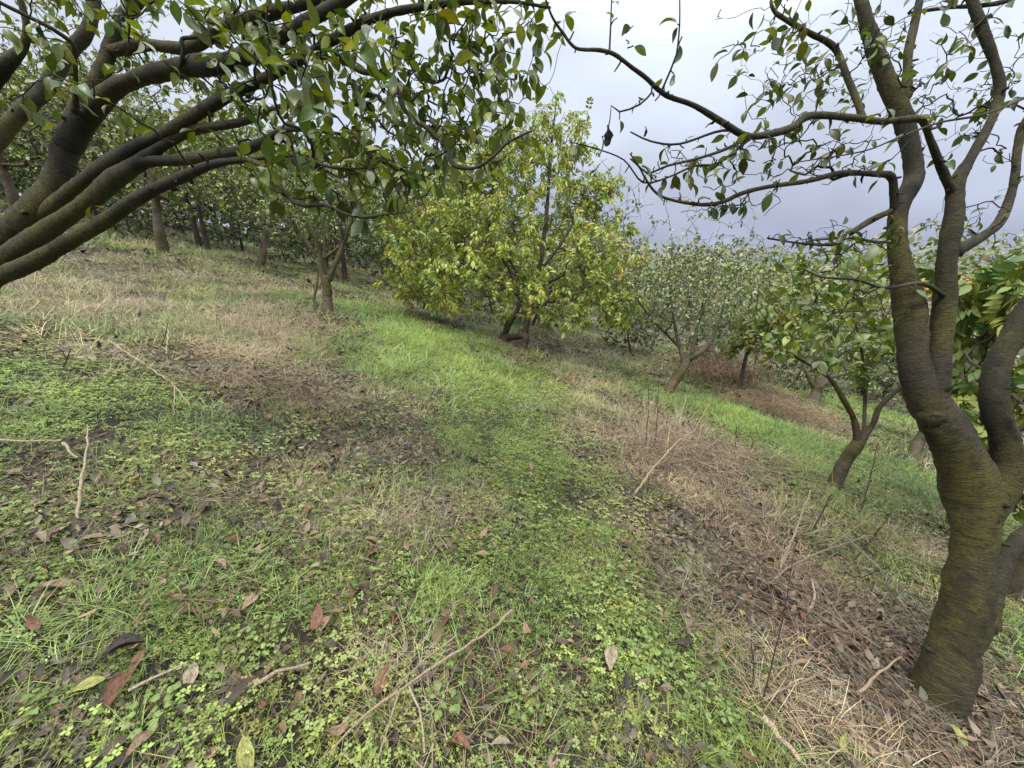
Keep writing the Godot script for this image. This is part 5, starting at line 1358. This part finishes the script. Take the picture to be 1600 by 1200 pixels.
	while made < 200:
		var r := rng.randf_range(0.8, 4.2)
		var a := rng.randf_range(-0.95, 0.95)
		var p := Vector3(sin(a) * r, 0, -cos(a) * r)
		var w := cover(p.x, p.z)
		if rng.randf() > 0.35 + w.w * 0.5:
			continue
		var key: String = colors.keys()[[0, 1, 1, 2, 2, 3, 0, 4, 2, 5, 1, 3][rng.randi() % 12]]
		var size := rng.randf_range(0.035, 0.09)
		var best := 0
		for k in places.size():
			var d: Vector3 = places[k][0]
			var e: Vector3 = places[best][0]
			if Vector2(d.x - p.x, d.z - p.z).length() < Vector2(e.x - p.x, e.z - p.z).length():
				best = k
		var k := rng.randi() % 4
		var label := "%s %s %s leaf %s" % ["small" if size < 0.053 else "middling" if size < 0.072 else "large", ["flat", "curled", "cupped", "folded"][k], key, places[best][1]]
		loose_leaf(shapes, key, p, size, label, "fallen leaves scattered on the near ground", k)
		made += 1

var blotches: NoiseTexture2D
func loose_leaf(shapes: Dictionary, key: String, p: Vector3, size: float, label: String, group: String, form := -1) -> void:
	var o := MeshInstance3D.new()
	o.name = numbered("fallen_leaf")
	o.mesh = shapes[key][form if form >= 0 else rng.randi() % 4]
	add_child(o, true)
	var b := ground_basis(p.x, p.z, rng.randf() * TAU, size)
	# lay the leaf down: its length along the ground, its upper side up
	b = Basis(b.x, b.z, b.y) if rng.randf() < 0.5 else Basis(b.z, -b.x, b.y)
	b = Basis(rand_dir(), rng.randfn() * 0.25) * b
	o.transform = Transform3D(b, on_ground(p.x, p.z, size * 0.1 + 0.027))
	tag(o, label, "fallen leaf", group if group else "loose leaves told apart on the ground")

# single low plants with round leaves that stand out near the camera
func clovers() -> void:
	var places := [[Vector3(-1.064, 0.183, -0.800), 10, 0.026, "bright round-leaved clover plant near the bottom left corner"], [Vector3(-0.242, 0.025, -0.929), 4, 0.03, "pair of large round clover leaves right of the long stick"], [Vector3(0.028, -0.026, -0.980), 7, 0.026, "round-leaved clover plant at the bottom centre"], [Vector3(-1.393, 0.250, -0.768), 5, 0.026, "round-leaved clover plant at the left end of the bottom edge"], [Vector3(-0.911, 0.151, -1.071), 22, 0.019, "bright bushy chickweed plant in the lower left"], [Vector3(0.584, -0.146, -1.243), 26, 0.021, "bright leafy weed right of the bottom centre"], [Vector3(0.507, -0.159, -1.615), 22, 0.019, "bright leafy weed at the left edge of the brown litter"], [Vector3(-1.776, 0.345, -1.203), 16, 0.02, "leafy weed by the long tan leaf at the left edge"], [Vector3(0.547, -0.147, -1.351), 14, 0.028, "broad-leaved weed just above the brightest weed right of centre"], [Vector3(0.770, -0.167, -1.047), 20, 0.022, "bright leafy weed near the bottom edge, right of centre"]]
	for q in places:
		var at: Vector3 = q[0]
		var o := thing("weed_plant", q[3], "plant", on_ground(at.x, at.z), "single weeds near the camera")
		var g := Geo.new()
		var big: float = q[2]
		for i in int(q[1]) * 2:
			var a := rng.randf() * TAU
			var r: float = sqrt(rng.randf()) * (0.05 + 0.0016 * q[1])
			var top := Vector3(cos(a) * r, rng.randf_range(0.03, 0.065), sin(a) * r)
			var k := rng.randf_range(0.8, 1.2)
			var tint := Color(0.19, 0.265, 0.075) * k
			oval(g, top, Vector3(cos(a + rng.randfn() * 0.8), rng.randf_range(-0.1, 0.3), sin(a + rng.randfn() * 0.8)), Vector3.UP + rand_dir() * 0.3, big * rng.randf_range(0.75, 1.2), 0.85, 5, 0.15, 0.5, tint, 1.15, 0.01, 0.8)
			oval(g, Vector3(top.x * 0.3, -0.005, top.z * 0.3), Vector3(top.x * 0.7, top.y, top.z * 0.7), Vector3(0.2, 0.1, 1.0), top.length(), 0.035, 3, 0.0, 0.2, tint * Color(0.9, 0.6, 0.5))
		part("leaves", g.mesh(LM["weed"]), o)

func _ready() -> void:
	rng.seed = 20
	# camera, sky, light
	var cam := Camera3D.new()
	cam.name = "camera"
	cam.fov = 90.0
	cam.near = 0.05
	cam.far = 900.0
	cam.position = eye
	cam.rotation_degrees = Vector3(-17, 0, 0)
	add_child(cam)
	var env := Environment.new()
	env.background_mode = Environment.BG_SKY
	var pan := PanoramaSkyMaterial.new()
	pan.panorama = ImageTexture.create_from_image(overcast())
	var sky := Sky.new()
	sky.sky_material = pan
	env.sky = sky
	env.tonemap_mode = Environment.TONE_MAPPER_LINEAR
	env.tonemap_exposure = 1.95
	env.sdfgi_enabled = true
	env.ssao_enabled = true
	env.ssil_enabled = true
	var we := WorldEnvironment.new()
	we.name = "world_environment"
	we.environment = env
	add_child(we)
	var sun := DirectionalLight3D.new()
	sun.name = "sun"
	sun.light_energy = 0.5
	sun.light_angular_distance = 14.0
	sun.light_color = Color(1.0, 0.97, 0.92)
	sun.rotation_degrees = Vector3(-60, -35, 0)
	sun.shadow_enabled = true
	add_child(sun)

	lump_noise.seed = 2
	lump_noise.frequency = 0.9
	patch_noise.seed = 3
	patch_noise.frequency = 0.45
	patch_noise.fractal_octaves = 3
	bark_noise.seed = 6
	bark_noise.frequency = 3.0
	bark_noise.fractal_octaves = 2
	make_materials()
	blotches = noise_texture(0.02, [[0.0, Color(0.5, 0.5, 0.5)], [0.45, Color(0.85, 0.85, 0.85)], [1.0, Color(1, 1, 1)]], 9, 4, FastNoiseLite.TYPE_SIMPLEX_SMOOTH, 256)
	plum_near = [simple_leaf(8, 0.5, "plum_leaf", 0.35, 0.7, Color.WHITE, true, 0.008), simple_leaf(8, 0.44, "plum_leaf", 0.6, 1.1, Color.WHITE, true, 0.012), simple_leaf(8, 0.54, "plum_leaf", 0.15, 0.35, Color.WHITE, true, 0.01)]
	plum_mid = simple_leaf(4, 0.52, "far_leaf", 0.3, 0.7)
	plum_far = simple_leaf(2, 0.6, "far_leaf", 0.25, 0.5, Color.WHITE, false)
	walnut_mesh = [compound_leaf(3, "walnut_leaf"), compound_leaf(4, "walnut_leaf"), simple_leaf(2, 0.7, "far_leaf", 0.2, 0.4, Color.WHITE, false)]

	# weeds, grass, straw, litter: more or less of each round these places
	zones = [
		[Vector3(-6.655, 1.350, -7.279), 2.6, Vector4(-0.5, 0.25, 0.75, -0.3)], [Vector3(-5.470, 1.123, -4.522), 1.6, Vector4(-0.5, 0.1, 0.8, -0.2)], [Vector3(-4.402, 0.908, -7.087), 1.2, Vector4(-0.2, 0.5, 0.4, -0.3)], [Vector3(-3.556, 0.752, -4.519), 1.2, Vector4(-0.2, 0.4, 0.5, -0.1)],
		[Vector3(-2.963, 0.678, -2.404), 0.85, Vector4(1.8, -0.2, -0.6, -0.5)], [Vector3(-2.532, 0.553, -2.497), 0.5, Vector4(1.2, 0.0, -0.5, -0.4)], [Vector3(-2.311, 0.462, -3.400), 0.8, Vector4(-0.7, -0.3, 0.7, 1.2)], [Vector3(-3.319, 0.755, -3.186), 0.45, Vector4(-0.6, -0.2, 0.5, 0.6)],
		[Vector3(-2.698, 0.608, -5.996), 0.75, Vector4(-1.0, -0.6, 0.8, 1.4)], [Vector3(-3.128, 0.710, -7.936), 1.0, Vector4(1.0, 2.2, -1.0, -1.0)], [Vector3(-1.950, 0.481, -6.485), 0.9, Vector4(1.2, 2.2, -1.0, -1.0)], [Vector3(-1.091, 0.236, -5.835), 0.9, Vector4(1.4, 2.0, -1.0, -1.0)], [Vector3(-0.345, -0.012, -4.949), 0.8, Vector4(2.0, 1.0, -0.9, -0.8)], [Vector3(0.000, -0.150, -3.605), 0.6, Vector4(1.8, 0.5, -0.7, -0.7)], [Vector3(0.191, -0.160, -2.493), 0.5, Vector4(1.7, 0.4, -0.7, -0.6)], [Vector3(0.182, -0.109, -1.787), 0.45, Vector4(1.5, 0.4, -0.6, -0.5)],
		[Vector3(-1.772, 0.331, -4.813), 0.4, Vector4(0.4, 1.8, -0.5, -0.6)], [Vector3(-0.911, 0.111, -4.772), 0.3, Vector4(0.3, 2.0, -0.5, -0.5)], [Vector3(-0.880, 0.063, -3.011), 0.4, Vector4(-0.3, -0.4, 0.6, 0.7)], [Vector3(-1.436, 0.214, -3.073), 0.7, Vector4(0.4, -0.1, -0.1, 0.35)],
		[Vector3(0.174, -0.183, -3.124), 0.6, Vector4(1.2, 0.0, -0.3, -0.3)], [Vector3(0.617, -0.212, -5.003), 0.9, Vector4(0.5, 0.4, 0.3, -0.2)], [Vector3(1.500, -0.389, -4.128), 0.9, Vector4(-0.3, -0.3, 1.3, 0.4)], [Vector3(2.050, -0.481, -3.681), 0.6, Vector4(-0.7, -0.5, 1.0, 0.9)],
		[Vector3(1.045, -0.324, -2.564), 0.5, Vector4(-0.5, -0.4, 0.5, 1.1)], [Vector3(1.336, -0.349, -2.054), 0.6, Vector4(-0.7, -0.5, 0.4, 1.5)], [Vector3(1.768, -0.414, -1.726), 0.6, Vector4(-0.8, -0.6, 0.4, 1.7)], [Vector3(1.831, -0.393, -1.188), 0.6, Vector4(-0.9, -0.5, 0.5, 1.6)], [Vector3(1.422, -0.301, -1.132), 0.35, Vector4(-0.8, -0.3, 0.9, 1.2)], [Vector3(2.080, -0.504, -2.649), 0.5, Vector4(-0.7, -0.3, 0.9, 1.2)],
		[Vector3(3.853, -0.852, -6.188), 1.6, Vector4(0.6, 1.4, -0.4, -0.7)], [Vector3(4.965, -1.059, -4.409), 1.2, Vector4(0.4, 1.4, -0.2, -0.6)], [Vector3(3.975, -0.809, -4.836), 1.0, Vector4(0.5, 1.3, -0.3, -0.6)], [Vector3(2.551, -0.594, -2.324), 0.5, Vector4(0.1, 0.8, 0.5, -0.1)], [Vector3(8.883, -2.015, -9.246), 1.8, Vector4(0.8, 1.8, -0.6, -0.8)],
		[Vector3(5.070, -1.142, -6.951), 0.9, Vector4(-0.5, 0.0, 1.4, 0.0)], [Vector3(0.000, -0.050, -7.766), 1.0, Vector4(-0.2, 0.4, 0.7, 0.1)], [Vector3(0.544, -0.167, -1.623), 0.3, Vector4(1.2, 0.1, -0.5, -0.5)], [Vector3(0.609, -0.149, -1.232), 0.3, Vector4(1.8, -0.2, -0.5, -0.5)], [Vector3(0.198, -0.077, -1.294), 0.3, Vector4(0.8, 0.3, -0.3, -0.2)],
		[Vector3(-0.973, 0.164, -1.045), 0.9, Vector4(0.45, -0.4, -0.2, 0.0)], [Vector3(0.197, -0.062, -1.069), 0.7, Vector4(0.4, -0.4, -0.2, 0.05)], [Vector3(-1.830, 0.361, -1.340), 0.8, Vector4(0.35, -0.25, -0.2, -0.1)], [Vector3(-0.326, 0.019, -1.407), 0.22, Vector4(0.2, 2.2, -0.3, -0.4)], [Vector3(-0.880, 0.145, -1.038), 0.3, Vector4(1.1, -0.1, -0.3, 0.1)], [Vector3(-1.649, 0.314, -1.157), 0.5, Vector4(0.6, 0.7, -0.4, 0.0)], [Vector3(-0.510, 0.076, -0.896), 0.3, Vector4(-0.2, 0.1, 0.3, 0.5)], [Vector3(-1.077, 0.186, -0.826), 0.4, Vector4(0.4, -0.2, -0.1, 0.5)], [Vector3(1.057, -0.215, -0.950), 0.3, Vector4(0.2, 1.0, 0.2, -0.2)],
	]
	lush = [[Vector3(-2.963, 0.678, -2.404), 0.75], [Vector3(-2.519, 0.549, -2.506), 0.4], [Vector3(-3.210, 0.714, -8.151), 0.7], [Vector3(-1.986, 0.494, -6.615), 0.8], [Vector3(-1.101, 0.243, -5.895), 0.7], [Vector3(-0.345, -0.012, -4.949), 0.5], [Vector3(-1.772, 0.331, -4.813), 0.3], [Vector3(-0.911, 0.111, -4.772), 0.25], [Vector3(8.883, -2.015, -9.246), 1.5], [Vector3(4.056, -0.883, -5.969), 0.8], [Vector3(0.609, -0.149, -1.232), 0.22], [Vector3(0.611, -0.224, -2.212), 0.2], [Vector3(-0.880, 0.145, -1.038), 0.18], [Vector3(-1.077, 0.186, -0.826), 0.2], [Vector3(-0.326, 0.019, -1.407), 0.16], [Vector3(3.494, -0.701, -4.424), 0.7], [Vector3(0.294, -0.207, -3.169), 0.35]]
	make_ground()
	far_house()
	background_trees()
	middle_trees()
	left_plum()
	right_plum()
	clovers()
	brush_heap("bramble_heap", "brown heap of dead bramble canes beside the dark bush, behind the leaning silvery plum", "bramble heap", on_ground(Vector3(4.804, -1.064, -7.827).x, Vector3(4.804, -1.064, -7.827).z - 0.5), Vector3(0.9, 0.75, 0.6), 240, Color(0.22, 0.15, 0.11), 0.006)
	brush_heap("straw_heap", "pinkish heap of cut dry grass in front of the pruned plum", "straw heap", on_ground(Vector3(5.004, -1.128, -6.584).x, Vector3(5.004, -1.128, -6.584).z), Vector3(0.9, 0.3, 0.5), 200, Color(0.45, 0.36, 0.26), 0.004)
	brush_heap("brush_pile", "low pile of cut grey twigs along the edge of the brown litter, below the straw", "brush pile", on_ground(Vector3(1.966, -0.468, -3.727).x, Vector3(1.966, -0.468, -3.727).z), Vector3(0.7, 0.16, 0.5), 190, Color(0.5, 0.42, 0.33), 0.0036, Color(0.25, 0.19, 0.14), 0.6)
	brush_heap("brush_pile", "flattened pile of thin brown twigs right of the clover patch", "brush pile", on_ground(Vector3(-2.160, 0.422, -3.236).x, Vector3(-2.160, 0.422, -3.236).z), Vector3(0.6, 0.08, 0.4), 90, Color(0.3, 0.23, 0.17), 0.0035, Color(0.25, 0.19, 0.13), 0.7)
	brush_heap("brush_pile", "scattered dark twigs across the litter in front of the big right trunk", "brush pile", on_ground(Vector3(1.754, -0.404, -1.618).x, Vector3(1.754, -0.404, -1.618).z), Vector3(0.65, 0.07, 0.5), 150, Color(0.34, 0.27, 0.21), 0.0026, Color(0.15, 0.11, 0.085), 0.25)
	tall_straw()
	sticks()
	make_cover()
	fallen_leaves()
